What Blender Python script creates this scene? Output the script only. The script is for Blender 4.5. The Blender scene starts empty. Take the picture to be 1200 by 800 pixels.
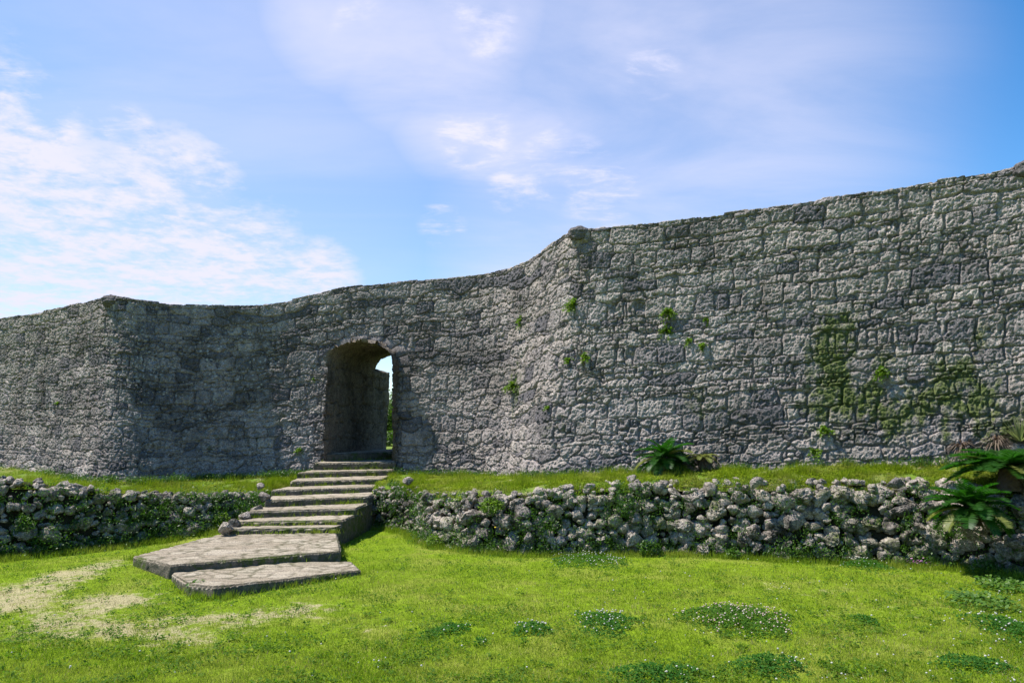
import bpy, math, random
import numpy as np

random.seed(7)
RNG = np.random.default_rng(11)
SC = bpy.context.scene
COL = SC.collection
R = math.radians

# ------------------------------------------------------------------ camera, sky, sun, exposure
EYE = 1.6
PITCH = math.atan(100.0 / 850.0)
cam_data = bpy.data.cameras.new("camera")
cam_data.sensor_width = 36.0
cam_data.lens = 25.5
cam_data.clip_start = 0.05
cam_data.clip_end = 5000.0
cam = bpy.data.objects.new("camera", cam_data)
COL.objects.link(cam)
cam.location = (0, 0, EYE)
cam.rotation_euler = (math.pi / 2 + PITCH, 0, 0)
SC.camera = cam

TO_SUN = np.array([-0.49, 0.025, 0.87])
TO_SUN /= np.linalg.norm(TO_SUN)
SUN_EL = math.asin(TO_SUN[2])
SUN_AZ = math.atan2(TO_SUN[0], TO_SUN[1])          # from +Y towards +X
sun_data = bpy.data.lights.new("sun", 'SUN')
sun_data.energy = 4.6
sun_data.angle = R(1.0)
sun_data.color = (1.0, 0.955, 0.88)
sun = bpy.data.objects.new("sun", sun_data)
COL.objects.link(sun)
sun.location = tuple(TO_SUN * 60)
from mathutils import Vector
sun.rotation_euler = Vector(tuple(TO_SUN)).to_track_quat('Z', 'Y').to_euler()

vs = SC.view_settings
vs.view_transform = 'Standard'
vs.look = 'None'
vs.gamma = 1.0
vs.use_curve_mapping = False
vs.exposure = 1.0


class Nodes:
    """small helper round a node tree"""
    def __init__(self, tree):
        self.t = tree
        tree.nodes.clear()

    def add(self, kind, **kw):
        n = self.t.nodes.new(kind)
        for k, v in kw.items():
            setattr(n, k, v)
        return n

    def link(self, a, b):
        self.t.links.new(a, b)

    def put(self, sock, val):
        if isinstance(val, bpy.types.NodeSocket):
            self.link(val, sock)
        else:
            sock.default_value = val

    def math(self, op, a, b=0.0, c=None, clamp=False):
        n = self.add('ShaderNodeMath', operation=op, use_clamp=clamp)
        self.put(n.inputs[0], a)
        self.put(n.inputs[1], b)
        if c is not None:
            self.put(n.inputs[2], c)
        return n.outputs[0]

    def vmath(self, op, a, b=None, out=0):
        n = self.add('ShaderNodeVectorMath', operation=op)
        self.put(n.inputs[0], a)
        if b is not None:
            self.put(n.inputs[1], b)
        return n.outputs[out]

    def ramp(self, fac, lo, hi, a=0.0, b=1.0, smooth=True):
        n = self.add('ShaderNodeMapRange')
        n.interpolation_type = 'SMOOTHSTEP' if smooth else 'LINEAR'
        self.put(n.inputs['Value'], fac)
        n.inputs['From Min'].default_value = lo
        n.inputs['From Max'].default_value = hi
        n.inputs['To Min'].default_value = a
        n.inputs['To Max'].default_value = b
        return n.outputs['Result']

    def mix(self, fac, a, b, blend='MIX'):
        n = self.add('ShaderNodeMix', data_type='RGBA', blend_type=blend)
        self.put(n.inputs[0], fac)
        for s, v in ((n.inputs[6], a), (n.inputs[7], b)):
            if isinstance(v, (tuple, list)):
                v = tuple(v) + (1.0,) if len(v) == 3 else v
            self.put(s, v)
        return n.outputs[2]

    def noise(self, vec, scale, detail=4.0, rough=0.55, dist=0.0, out='Fac'):
        n = self.add('ShaderNodeTexNoise')
        if vec is not None:
            self.link(vec, n.inputs['Vector'])
        n.inputs['Scale'].default_value = scale
        n.inputs['Detail'].default_value = detail
        n.inputs['Roughness'].default_value = rough
        n.inputs['Distortion'].default_value = dist
        return n.outputs[out]

    def voronoi(self, vec, scale, feature='F1', out='Distance'):
        n = self.add('ShaderNodeTexVoronoi', feature=feature)
        self.link(vec, n.inputs['Vector'])
        n.inputs['Scale'].default_value = scale
        return n.outputs[out]


def pixdir(px, py):
    a = (px - 600.0) / 850.0
    b = (400.0 - py) / 850.0
    d = np.array([a, math.cos(PITCH) - b * math.sin(PITCH), math.sin(PITCH) + b * math.cos(PITCH)])
    return d


world = bpy.data.worlds.new("World")
SC.world = world
world.use_nodes = True
W = Nodes(world.node_tree)
tc = W.add('ShaderNodeTexCoord').outputs['Generated']
sky = W.add('ShaderNodeTexSky')
sky.sky_type = 'NISHITA'
sky.sun_disc = False
sky.sun_elevation = SUN_EL
sky.sun_rotation = SUN_AZ
sky.altitude = 0.0
sky.air_density = 1.0
sky.dust_density = 0.2
sky.ozone_density = 3.0
hsv = W.add('ShaderNodeHueSaturation')
hsv.inputs['Saturation'].default_value = 1.32
W.link(sky.outputs[0], hsv.inputs['Color'])
sky_col = hsv.outputs[0]
# cloud layer: the view direction meets a flat layer high above, so the streaks flatten towards the horizon
sep = W.add('ShaderNodeSeparateXYZ')
W.link(tc, sep.inputs[0])
zz = W.math('ADD', W.math('MAXIMUM', sep.outputs[2], 0.0), 0.12)
com = W.add('ShaderNodeCombineXYZ')
W.put(com.inputs[0], W.math('DIVIDE', sep.outputs[0], zz))
W.put(com.inputs[1], W.math('DIVIDE', sep.outputs[1], zz))
layer = com.outputs[0]


def bank(px, py, inner, outer):
    d = pixdir(px, py)
    d = d / np.linalg.norm(d)
    dt = W.vmath('DOT_PRODUCT', tc, tuple(d), out='Value')
    return W.ramp(dt, math.cos(R(outer)), math.cos(R(inner)))


def add_all(vals):
    s = vals[0]
    for v in vals[1:]:
        s = W.math('ADD', s, v)
    return s


mp = W.add('ShaderNodeMapping')
mp.inputs['Rotation'].default_value = (0, 0, R(-38))
mp.inputs['Scale'].default_value = (0.55, 1.25, 1.0)
W.link(layer, mp.inputs['Vector'])
n_streak = W.noise(mp.outputs[0], 1.5, 7.0, 0.58, 0.5)
n_puff = W.noise(layer, 5.0, 7.0, 0.62, 0.3)
n_fine = W.noise(layer, 15.0, 6.0, 0.62, 0.2)
n_mix = W.math('ADD', W.math('MULTIPLY', n_puff, 0.55), W.math('MULTIPLY', n_fine, 0.45))


def most(vals):
    s = vals[0]
    for v in vals[1:]:
        s = W.math('MAXIMUM', s, v)
    return s


# the big low bank on the left, the diagonal band from the top, and single puffs
b_left = most([bank(40, 285, 3, 12), bank(170, 285, 3, 9.5), bank(280, 320, 2, 7.5), bank(370, 330, 0, 4.5), bank(90, 350, 4, 13), bank(-220, 280, 6, 20), bank(210, 220, 0, 6)])
left = W.math('MULTIPLY', b_left, W.ramp(W.math('ADD', W.math('MULTIPLY', n_mix, 0.7), W.math('MULTIPLY', n_streak, 0.3)), 0.40, 0.60, 0.28, 1.0))
b_band = most([bank(400, 15, 1, 8), bank(470, 60, 1, 8), bank(540, 120, 1, 8), bank(610, 180, 1, 8), bank(560, 20, 1, 8), bank(660, 230, 0, 7), bank(760, 60, 0, 10)])
band = W.math('MULTIPLY', b_band, W.ramp(n_streak, 0.30, 0.70, 0.25, 0.75))
b_puff = most([bank(575, 38, 0, 2.5), bank(425, 32, 0, 2.4), bank(548, 5, 0, 2.3), bank(555, 160, 0, 3.4), bank(680, 197, 0, 2.8), bank(612, 218, 0, 3.2), bank(727, 216, 0, 1.9), bank(764, 84, 0, 2.4),
               bank(700, 240, 0, 3.0), bank(10, 128, 0, 3.6), bank(62, 145, 0, 2.0), bank(150, 152, 0, 2.0), bank(518, 263, 0, 2.2), bank(205, 190, 0, 1.0), bank(645, 172, 0, 2.2)])
n_wisp = W.noise(mp.outputs[0], 4.6, 9.0, 0.66, 0.8)
n_edge = W.math('ADD', W.math('MULTIPLY', n_wisp, 0.55), W.math('MULTIPLY', n_mix, 0.45))
puff = W.math('MULTIPLY', W.math('MULTIPLY', b_puff, 1.7, clamp=True), W.ramp(n_edge, 0.46, 0.64))
b_haze = most([bank(800, 120, 2, 22), bank(720, 230, 2, 18), W.math('MULTIPLY', bank(250, 90, 0, 24), 0.6)])
haze = W.math('MULTIPLY', b_haze, W.ramp(n_streak, 0.3, 0.7, 0.20, 0.52))
b_far = bank(330, 480, 5, 60)
cl = W.math('ADD', W.math('MULTIPLY', b_far, 0.22), most([W.math('MULTIPLY', left, 0.86), W.math('MULTIPLY', band, 0.82), haze]))
cl = W.math('ADD', cl, W.math('MULTIPLY', puff, 0.42), clamp=True)
cloud_mix = W.mix(cl, sky_col, (4.15, 4.15, 5.15))
bg = W.add('ShaderNodeBackground')
W.link(cloud_mix, bg.inputs['Color'])
bg.inputs['Strength'].default_value = 0.105
wo = W.add('ShaderNodeOutputWorld')
W.link(bg.outputs[0], wo.inputs['Surface'])


# ------------------------------------------------------------------ measuring helpers
def unproj(px, py, D):
    """the point at distance D (along +Y) on the sight line through a point of the photograph"""
    d = pixdir(px, py)
    return np.array([0, 0, EYE]) + d * (D / d[1])


def on_level(px, py, z):
    d = pixdir(px, py)
    return np.array([0, 0, EYE]) + d * ((z - EYE) / d[2])


def project(P):
    """photograph position of points, used only to look up where on a wall a plant grows"""
    P = np.asarray(P, float)
    x = P[..., 0]
    y = P[..., 1]
    z = P[..., 2] - EYE
    c, s = math.cos(PITCH), math.sin(PITCH)
    dep = y * c + z * s
    up = -y * s + z * c
    return 600 + 850 * x / dep, 400 - 850 * up / dep


# ------------------------------------------------------------------ noise
def _h(ix, iy, iz, seed):
    ix = ix.astype(np.int64)
    iy = iy.astype(np.int64)
    n = (ix * 374761393 + iy * 668265263 + np.int64(seed) * 974711 + (iz.astype(np.int64) if hasattr(iz, 'astype') else np.int64(iz)) * 2147483647) & 0xFFFFFFFF
    n = ((n ^ (n >> 13)) * 1274126177) & 0xFFFFFFFF
    n = ((n ^ (n >> 16)) * 2246822519) & 0xFFFFFFFF
    n = n ^ (n >> 13)
    return (n & 0xFFFFFF).astype(np.float64) / float(0x1000000)


def h2(ix, iy, seed):
    return _h(np.asarray(ix), np.asarray(iy), 0, seed)


def vn2(x, y, seed):
    x = np.asarray(x, float)
    y = np.asarray(y, float)
    ix = np.floor(x)
    iy = np.floor(y)
    fx = x - ix
    fy = y - iy
    fx = fx * fx * (3 - 2 * fx)
    fy = fy * fy * (3 - 2 * fy)
    a = h2(ix, iy, seed)
    b = h2(ix + 1, iy, seed)
    c = h2(ix, iy + 1, seed)
    d = h2(ix + 1, iy + 1, seed)
    return (a + (b - a) * fx) * (1 - fy) + (c + (d - c) * fx) * fy


def fbm2(x, y, oct, seed, gain=0.5):
    s = 0
    a = 1.0
    t = 0
    for o in range(oct):
        s = s + a * vn2(np.asarray(x) * 2 ** o, np.asarray(y) * 2 ** o, seed + o * 17)
        t += a
        a *= gain
    return s / t


def vn3(p, seed):
    i = np.floor(p)
    f = p - i
    f = f * f * (3 - 2 * f)
    out = 0
    for dx in (0, 1):
        for dy in (0, 1):
            for dz in (0, 1):
                w = (f[:, 0] if dx else 1 - f[:, 0]) * (f[:, 1] if dy else 1 - f[:, 1]) * (f[:, 2] if dz else 1 - f[:, 2])
                out = out + w * _h(i[:, 0] + dx, i[:, 1] + dy, i[:, 2] + dz, seed)
    return out


def fbm3(p, oct, seed):
    s = 0
    a = 1.0
    t = 0
    for o in range(oct):
        s = s + a * vn3(p * 2 ** o, seed + 31 * o)
        t += a
        a *= 0.5
    return s / t


def ss(a, b, x):
    t = np.clip((np.asarray(x, float) - a) / (b - a), 0, 1)
    return t * t * (3 - 2 * t)


# ------------------------------------------------------------------ mesh helpers
def np_mesh(name, V, F, mat, parent=None, attrs=None, smooth=True, uv=None):
    V = np.ascontiguousarray(V, np.float32).reshape(-1, 3)
    me = bpy.data.meshes.new(name)
    me.vertices.add(len(V))
    me.vertices.foreach_set('co', V.ravel())
    if not isinstance(F, (list, tuple)):
        F = [F]
    F = [np.ascontiguousarray(f, np.int32) for f in F if len(f)]
    nl = sum(f.size for f in F)
    nf = sum(len(f) for f in F)
    me.loops.add(nl)
    me.loops.foreach_set('vertex_index', np.concatenate([f.ravel() for f in F]))
    me.polygons.add(nf)
    tot = np.concatenate([np.full(len(f), f.shape[1], np.int32) for f in F])
    st = np.concatenate([[0], np.cumsum(tot)[:-1]]).astype(np.int32)
    me.polygons.foreach_set('loop_start', st)
    if smooth:
        me.polygons.foreach_set('use_smooth', np.ones(nf, bool))
    me.update(calc_edges=True)
    for k, a in (attrs or {}).items():
        at = me.attributes.new(k, 'FLOAT', 'POINT')
        at.data.foreach_set('value', np.ascontiguousarray(a, np.float32).ravel())
    me.materials.append(mat)
    o = bpy.data.objects.new(name, me)
    COL.objects.link(o)
    if parent is not None:
        o.parent = parent
        pl = parent.location
        o.matrix_parent_inverse.identity()
        # child vertices are given in world coordinates: shift them to the thing's base
        if any(abs(c) > 0 for c in pl):
            V2 = V - np.array(pl, np.float32)
            me.vertices.foreach_set('co', V2.ravel())
            me.update()
    return o


def tag(o, label, cat, group=None, kind=None):
    if label:
        o['label'] = label
    if cat:
        o['category'] = cat
    if group:
        o['group'] = group
    if kind:
        o['kind'] = kind
    return o


def thing(name, loc, label, cat, group=None):
    o = bpy.data.objects.new(name, None)
    o.empty_display_size = 0.2
    COL.objects.link(o)
    o.location = [float(c) for c in loc]
    return tag(o, label, cat, group)


def grid_faces(nv, nu, keep=None):
    i = np.arange(nv * nu).reshape(nv, nu)
    f = np.stack([i[:-1, :-1], i[:-1, 1:], i[1:, 1:], i[1:, :-1]], -1).reshape(-1, 4)
    if keep is not None:
        f = f[keep.ravel()]
    return f


def ico(sub):
    t = (1 + 5 ** 0.5) / 2
    v = [(-1, t, 0), (1, t, 0), (-1, -t, 0), (1, -t, 0), (0, -1, t), (0, 1, t), (0, -1, -t), (0, 1, -t), (t, 0, -1), (t, 0, 1), (-t, 0, -1), (-t, 0, 1)]
    v = [np.array(a) / np.linalg.norm(a) for a in v]
    f = [(0, 11, 5), (0, 5, 1), (0, 1, 7), (0, 7, 10), (0, 10, 11), (1, 5, 9), (5, 11, 4), (11, 10, 2), (10, 7, 6), (7, 1, 8),
         (3, 9, 4), (3, 4, 2), (3, 2, 6), (3, 6, 8), (3, 8, 9), (4, 9, 5), (2, 4, 11), (6, 2, 10), (8, 6, 7), (9, 8, 1)]
    for _ in range(sub):
        cache = {}
        nf = []

        def mid(a, b):
            k = (min(a, b), max(a, b))
            if k not in cache:
                m = v[a] + v[b]
                v.append(m / np.linalg.norm(m))
                cache[k] = len(v) - 1
            return cache[k]
        for a, b, c in f:
            x, y, z = mid(a, b), mid(b, c), mid(c, a)
            nf += [(a, x, z), (b, y, x), (c, z, y), (x, y, z)]
        f = nf
    return np.array(v), np.array(f, np.int32)


ICO = {k: ico(k) for k in (0, 1, 2, 3, 4)}


# ------------------------------------------------------------------ materials
def new_mat(name):
    m = bpy.data.materials.new(name)
    m.use_nodes = True
    return m, Nodes(m.node_tree)


def finish(N, col, rough=0.9, bump=None, bump_dist=0.01, spec=0.25, transl=None):
    p = N.add('ShaderNodeBsdfPrincipled')
    N.put(p.inputs['Base Color'], col if not isinstance(col, tuple) else col + (1.0,))
    N.put(p.inputs['Roughness'], rough)
    p.inputs['Specular IOR Level'].default_value = spec
    if bump is not None:
        b = N.add('ShaderNodeBump')
        b.inputs['Distance'].default_value = bump_dist
        b.inputs['Strength'].default_value = 1.0
        N.link(bump, b.inputs['Height'])
        N.link(b.outputs[0], p.inputs['Normal'])
    out = N.add('ShaderNodeOutputMaterial')
    if transl is not None:
        t = N.add('ShaderNodeBsdfTranslucent')
        N.put(t.inputs[0], transl if not isinstance(transl, tuple) else transl + (1.0,))
        a = N.add('ShaderNodeMixShader')
        a.inputs[0].default_value = 0.4
        N.link(p.outputs[0], a.inputs[1])
        N.link(t.outputs[0], a.inputs[2])
        N.link(a.outputs[0], out.inputs[0])
    else:
        N.link(p.outputs[0], out.inputs[0])


def stone_mat(name, tint=(1, 1, 1), lichen=0.5, dark=0.5, light=1.0, moss_all=0.0):
    """weathered coral limestone: tone per stone, grey lichen, black growth and painted shade, green moss where the mesh says so"""
    m, N = new_mat(name)
    co = N.add('ShaderNodeTexCoord').outputs['Object']
    tone = N.add('ShaderNodeAttribute', attribute_name='tone').outputs['Fac']
    hue = N.add('ShaderNodeAttribute', attribute_name='hue').outputs['Fac']
    moss = N.add('ShaderNodeAttribute', attribute_name='moss').outputs['Fac']
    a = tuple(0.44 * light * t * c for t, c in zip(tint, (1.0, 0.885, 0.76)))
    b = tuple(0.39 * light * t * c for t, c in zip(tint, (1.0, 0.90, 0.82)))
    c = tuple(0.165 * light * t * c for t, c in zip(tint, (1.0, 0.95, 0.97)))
    base = N.mix(hue, a, b)
    base = N.mix(N.ramp(tone, 0.42, 0.02), base, c)
    base = N.mix(N.ramp(tone, 0.75, 1.0, 0.0, 0.6), base, tuple(0.50 * light * t * k for t, k in zip(tint, (1.0, 0.91, 0.78))))
    n1 = N.noise(co, 1.1, 6, 0.6)
    n2 = N.noise(co, 9.0, 6, 0.65)
    n3 = N.noise(co, 34.0, 5, 0.7)
    # black crust in its own patches
    crust_shade = N.math('MULTIPLY', N.ramp(N.math('ADD', N.math('MULTIPLY', n1, 0.55), N.math('MULTIPLY', n2, 0.45)), 0.46, 0.62), dark)
    base = N.mix(crust_shade, base, tuple(0.06 * t * k for t, k in zip(tint, (1.0, 0.93, 0.86))))
    n4 = N.noise(co, 75.0, 4, 0.75)
    mott = N.math('MULTIPLY', N.ramp(n3, 0.32, 0.68, 0.50, 1.45, smooth=False), N.ramp(n4, 0.32, 0.62, 0.45, 1.25))
    base = N.mix(1.0, base, mott, 'MULTIPLY')
    stain_shade = N.add('ShaderNodeAttribute', attribute_name='crust_shade').outputs['Fac']  # per-vertex biofilm, with shade painted into it
    base = N.mix(N.math('MULTIPLY', stain_shade, N.ramp(N.math('ADD', N.math('MULTIPLY', n2, 0.6), N.math('MULTIPLY', n3, 0.4)), 0.36, 0.56, 0.35, 1.0)), base, (0.072, 0.064, 0.058))
    lich = N.add('ShaderNodeAttribute', attribute_name='lich').outputs['Fac']
    v2 = N.voronoi(co, 13.0)
    ros = N.math('MULTIPLY', lich, N.ramp(N.math('ADD', v2, N.math('MULTIPLY', n3, 0.22)), 0.47, 0.37))
    base = N.mix(N.math('MULTIPLY', ros, 0.9), base, (0.46, 0.43, 0.40))
    # pale lichen specks and rosettes
    v = N.voronoi(co, 17.0)
    spot = N.math('MULTIPLY', N.ramp(N.math('ADD', v, N.math('MULTIPLY', n3, 0.18)), 0.30, 0.20), N.ramp(N.noise(co, 2.3, 4, 0.6), 0.45, 0.6))
    base = N.mix(N.math('MULTIPLY', spot, lichen), base, (0.48, 0.44, 0.39))
    speck = N.ramp(N.noise(co, 70.0, 3, 0.6), 0.62, 0.70)
    base = N.mix(N.math('MULTIPLY', speck, 0.35 * lichen), base, (0.47, 0.44, 0.39))
    # moss
    mm = N.math('ADD', moss, moss_all)
    mk = N.ramp(N.math('ADD', mm, N.math('MULTIPLY', N.math('SUBTRACT', N.math('ADD', N.math('MULTIPLY', n2, 0.6), N.math('MULTIPLY', n3, 0.4)), 0.5), 2.4)), 0.35, 1.0, 0.0, 0.85)
    mc = N.mix(N.ramp(n3, 0.35, 0.65), (0.036, 0.052, 0.010), (0.115, 0.150, 0.024))
    base = N.mix(mk, base, mc)
    pits = N.math('ADD', N.math('MULTIPLY', N.noise(co, 55.0, 5, 0.7), 0.7), N.math('MULTIPLY', N.noise(co, 18.0, 4, 0.6), 0.6))
    finish(N, base, 0.95, pits, 0.035, 0.15)
    return m


def leaf_mat(name, c0, c1, tr, rough=0.5, patch=None, spec=0.3):
    m, N = new_mat(name)
    g = N.add('ShaderNodeNewGeometry')
    rnd = g.outputs['Random Per Island']
    col = N.mix(rnd, c0, c1)
    if patch:
        pn = N.noise(g.outputs['Position'], patch[1], 4, 0.6)
        col = N.mix(N.ramp(pn, 0.42, 0.62, 0.0, patch[2]), col, patch[0])
    trc = N.mix(1.0, col, tuple(tr) if len(tr) == 3 else tr, 'MULTIPLY')
    finish(N, col, rough, None, 0.01, spec, trc)
    return m


M_CASTLE = stone_mat('castle limestone', (0.995, 0.955, 0.985), 0.75, 0.55, 0.93)
M_RUBBLE = stone_mat('coral rubble', (1.02, 0.97, 0.93), 0.5, 1.0, 0.88, 0.17)
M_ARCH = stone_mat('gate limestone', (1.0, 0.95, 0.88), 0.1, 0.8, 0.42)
M_GRASS = leaf_mat('lawn blades', (0.125, 0.195, 0.012), (0.228, 0.288, 0.026), (1.3, 1.5, 0.8), 0.7, ((0.31, 0.32, 0.06), 1.3, 0.6), 0.08)
M_TGRASS = leaf_mat('terrace blades', (0.125, 0.185, 0.006), (0.220, 0.270, 0.016), (1.3, 1.5, 0.8), 0.7, ((0.24, 0.22, 0.06), 2.2, 0.5), 0.08)
M_DRY = leaf_mat('dry blades', (0.27, 0.235, 0.10), (0.36, 0.31, 0.16), (1.1, 1.0, 0.8), 0.7)
M_WEED = leaf_mat('weed leaves', (0.030, 0.075, 0.012), (0.075, 0.145, 0.018), (1.3, 1.6, 0.7), 0.45)
M_LWEED = leaf_mat('lawn weed leaves', (0.048, 0.105, 0.010), (0.105, 0.175, 0.018), (1.3, 1.6, 0.7), 0.7, None, 0.1)
M_FERN = leaf_mat('wall fern leaves', (0.085, 0.150, 0.010), (0.150, 0.225, 0.020), (1.3, 1.6, 0.7), 0.5)
M_CLOVER = leaf_mat('clover leaves', (0.026, 0.095, 0.014), (0.065, 0.155, 0.024), (1.2, 1.5, 0.8), 0.8, None, 0.08)
M_CLOVER2 = leaf_mat('pale clover leaves', (0.045, 0.110, 0.014), (0.080, 0.160, 0.022), (1.2, 1.5, 0.8), 0.8, None, 0.08)
M_BROAD = leaf_mat('broad weed leaves', (0.060, 0.130, 0.020), (0.110, 0.190, 0.035), (1.2, 1.5, 0.8), 0.45)
M_FROND = leaf_mat('cycad leaflets', (0.012, 0.050, 0.006), (0.030, 0.095, 0.010), (1.2, 1.8, 0.6), 0.45, None, 0.25)
M_FROND_Y = leaf_mat('yellowing leaflets', (0.12, 0.15, 0.03), (0.20, 0.21, 0.055), (1.2, 1.2, 0.7), 0.5)
M_DEAD = leaf_mat('dead leaflets', (0.085, 0.060, 0.045), (0.20, 0.155, 0.115), (0.8, 0.7, 0.6), 0.8)
M_YUCCA = leaf_mat('pale spiky leaves', (0.17, 0.20, 0.09), (0.26, 0.27, 0.13), (1.0, 1.1, 0.7), 0.5)
M_TREE = leaf_mat('tree leaves', (0.035, 0.075, 0.010), (0.085, 0.140, 0.020), (1.3, 1.6, 0.7), 0.5)
M_FLOWER = leaf_mat('clover flowers white', (0.48, 0.48, 0.40), (0.66, 0.64, 0.56), (0.6, 0.6, 0.5), 0.8)
M_FLOWER_P = leaf_mat('clover flowers fading', (0.45, 0.30, 0.22), (0.72, 0.64, 0.55), (0.6, 0.5, 0.4), 0.8)
M_PINK = leaf_mat('pink petals', (0.52, 0.22, 0.46), (0.66, 0.34, 0.58), (0.8, 0.6, 0.8), 0.6)
M_YELLOW = leaf_mat('yellow petals', (0.55, 0.42, 0.03), (0.65, 0.52, 0.05), (0.8, 0.8, 0.4), 0.6)


def bark_mat():
    m, N = new_mat('cycad bark')
    co = N.add('ShaderNodeTexCoord').outputs['Object']
    n = N.noise(co, 30, 5, 0.7)
    finish(N, N.mix(n, (0.035, 0.024, 0.018), (0.13, 0.09, 0.065)), 0.95, n, 0.02, 0.1)
    return m


M_BARK = bark_mat()


def soil_mat():
    m, N = new_mat('packed soil and roots')
    co = N.add('ShaderNodeTexCoord').outputs['Object']
    n = N.noise(co, 14, 6, 0.7)
    finish(N, N.mix(n, (0.018, 0.016, 0.010), (0.045, 0.042, 0.025)), 1.0, n, 0.03, 0.05)
    return m


M_SOIL = soil_mat()


def ground_mat(name, green, dry, soil):
    m, N = new_mat(name)
    co = N.add('ShaderNodeTexCoord').outputs['Object']
    worn = N.add('ShaderNodeAttribute', attribute_name='worn').outputs['Fac']
    n1 = N.noise(co, 1.4, 5, 0.6)
    n2 = N.noise(co, 11.0, 6, 0.7)
    n3 = N.noise(co, 60.0, 5, 0.7)
    base = N.mix(N.ramp(n2, 0.35, 0.65), green, tuple(c * 1.5 for c in green))
    base = N.mix(N.ramp(n1, 0.45, 0.66, 0.0, 0.6), base, dry)
    wk = N.ramp(N.math('ADD', worn, N.math('MULTIPLY', N.math('SUBTRACT', N.math('ADD', N.math('MULTIPLY', n2, 0.55), N.math('MULTIPLY', N.noise(co, 4.0, 6, 0.65), 0.55)), 0.55), 3.6)), 0.35, 0.85, 0.0, 0.85)
    base = N.mix(wk, base, N.mix(n2, soil, tuple(min(1, c * 1.45) for c in soil)))
    base = N.mix(1.0, base, N.ramp(n3, 0.3, 0.7, 0.7, 1.3, smooth=False), 'MULTIPLY')
    finish(N, base, 1.0, N.math('ADD', n2, N.math('MULTIPLY', n3, 0.5)), 0.025, 0.1)
    return m


M_GROUND = ground_mat('lawn ground', (0.110, 0.165, 0.006), (0.225, 0.23, 0.045), (0.27, 0.225, 0.135))
M_TERR = ground_mat('terrace ground', (0.085, 0.14, 0.014), (0.17, 0.155, 0.05), (0.22, 0.18, 0.12))


def step_mat():
    m, N = new_mat('worn step stone')
    g = N.add('ShaderNodeNewGeometry')
    co = N.add('ShaderNodeTexCoord').outputs['Object']
    joint = N.add('ShaderNodeAttribute', attribute_name='joint').outputs['Fac']
    tone = N.add('ShaderNodeAttribute', attribute_name='tone').outputs['Fac']
    n1 = N.noise(co, 2.2, 5, 0.6)
    n2 = N.noise(co, 12.0, 6, 0.68)
    n3 = N.noise(co, 50.0, 5, 0.7)
    base = N.mix(tone, (0.265, 0.218, 0.160), (0.365, 0.312, 0.24))
    base = N.mix(N.ramp(n2, 0.50, 0.68, 0.0, 0.65), base, (0.13, 0.11, 0.095))
    base = N.mix(1.0, base, N.ramp(n3, 0.32, 0.68, 0.55, 1.35, smooth=False), 'MULTIPLY')
    base = N.mix(N.math('MULTIPLY', N.math('MULTIPLY', joint, 0.8), N.ramp(n1, 0.33, 0.55)), base, (0.085, 0.075, 0.045))
    # crust deepened to paint shade on the upright faces; moss grows in blotches
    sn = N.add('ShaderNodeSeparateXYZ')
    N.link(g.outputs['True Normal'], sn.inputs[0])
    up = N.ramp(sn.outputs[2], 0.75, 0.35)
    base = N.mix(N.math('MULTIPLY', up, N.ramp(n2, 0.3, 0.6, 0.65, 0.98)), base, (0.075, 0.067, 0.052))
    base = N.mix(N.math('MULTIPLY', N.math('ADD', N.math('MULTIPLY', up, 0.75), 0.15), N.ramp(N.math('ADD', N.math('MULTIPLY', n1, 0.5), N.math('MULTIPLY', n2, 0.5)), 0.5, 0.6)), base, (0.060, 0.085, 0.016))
    finish(N, base, 0.95, N.math('ADD', n3, n2), 0.014, 0.15)
    return m


M_STEP = step_mat()


# ------------------------------------------------------------------ stone courses (works on coordinates that lie in the wall's own face, in metres)
def cells(u, v, w, h, seed, p=3.6, jit=(0.30, 0.20), span=1):
    r0 = np.floor(v / h)
    d1 = np.full(u.shape, 1e9)
    d2 = np.full(u.shape, 1e9)
    id1 = np.full(u.shape, -1.0)
    cu = np.zeros(u.shape)
    cv = np.zeros(u.shape)
    for dr in (-1, 0, 1):
        row = r0 + dr
        rw = w * (0.75 + 0.6 * h2(row, row * 0 + 3, seed))
        off = h2(row, row * 0 + 9, seed) * rw * 7
        c0 = np.floor((u - off) / rw)
        for dc in range(-span, span + 1):
            c = c0 + dc
            a = h2(row, c, seed + 1)
            b = h2(row, c, seed + 2)
            k = h2(row, c, seed + 4)
            uc = off + (c + 0.5 + (a - 0.5) * 2 * jit[0]) * rw
            vc = (row + 0.5 + (b - 0.5) * 2 * jit[1]) * h
            d = (np.abs((u - uc) / (rw * 0.5)) ** p + np.abs((v - vc) / (h * 0.5)) ** p) ** (1 / p) / (0.82 + 0.4 * k)
            mrg = h2(row, c, seed + 5) < 0.16
            cid = np.floor(h2(row, np.where(mrg, c + 1, c), seed + 6) * 1e6)
            better = d < d1
            other = cid != id1
            d2 = np.where(better, np.where(other, d1, d2), np.where(other & (d < d2), d, d2))
            cu = np.where(better, uc, cu)
            cv = np.where(better, vc, cv)
            id1 = np.where(better, cid, id1)
            d1 = np.where(better, d, d1)
    e = (d2 - d1) * 0.25 * h
    return e, id1, cu, cv


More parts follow.
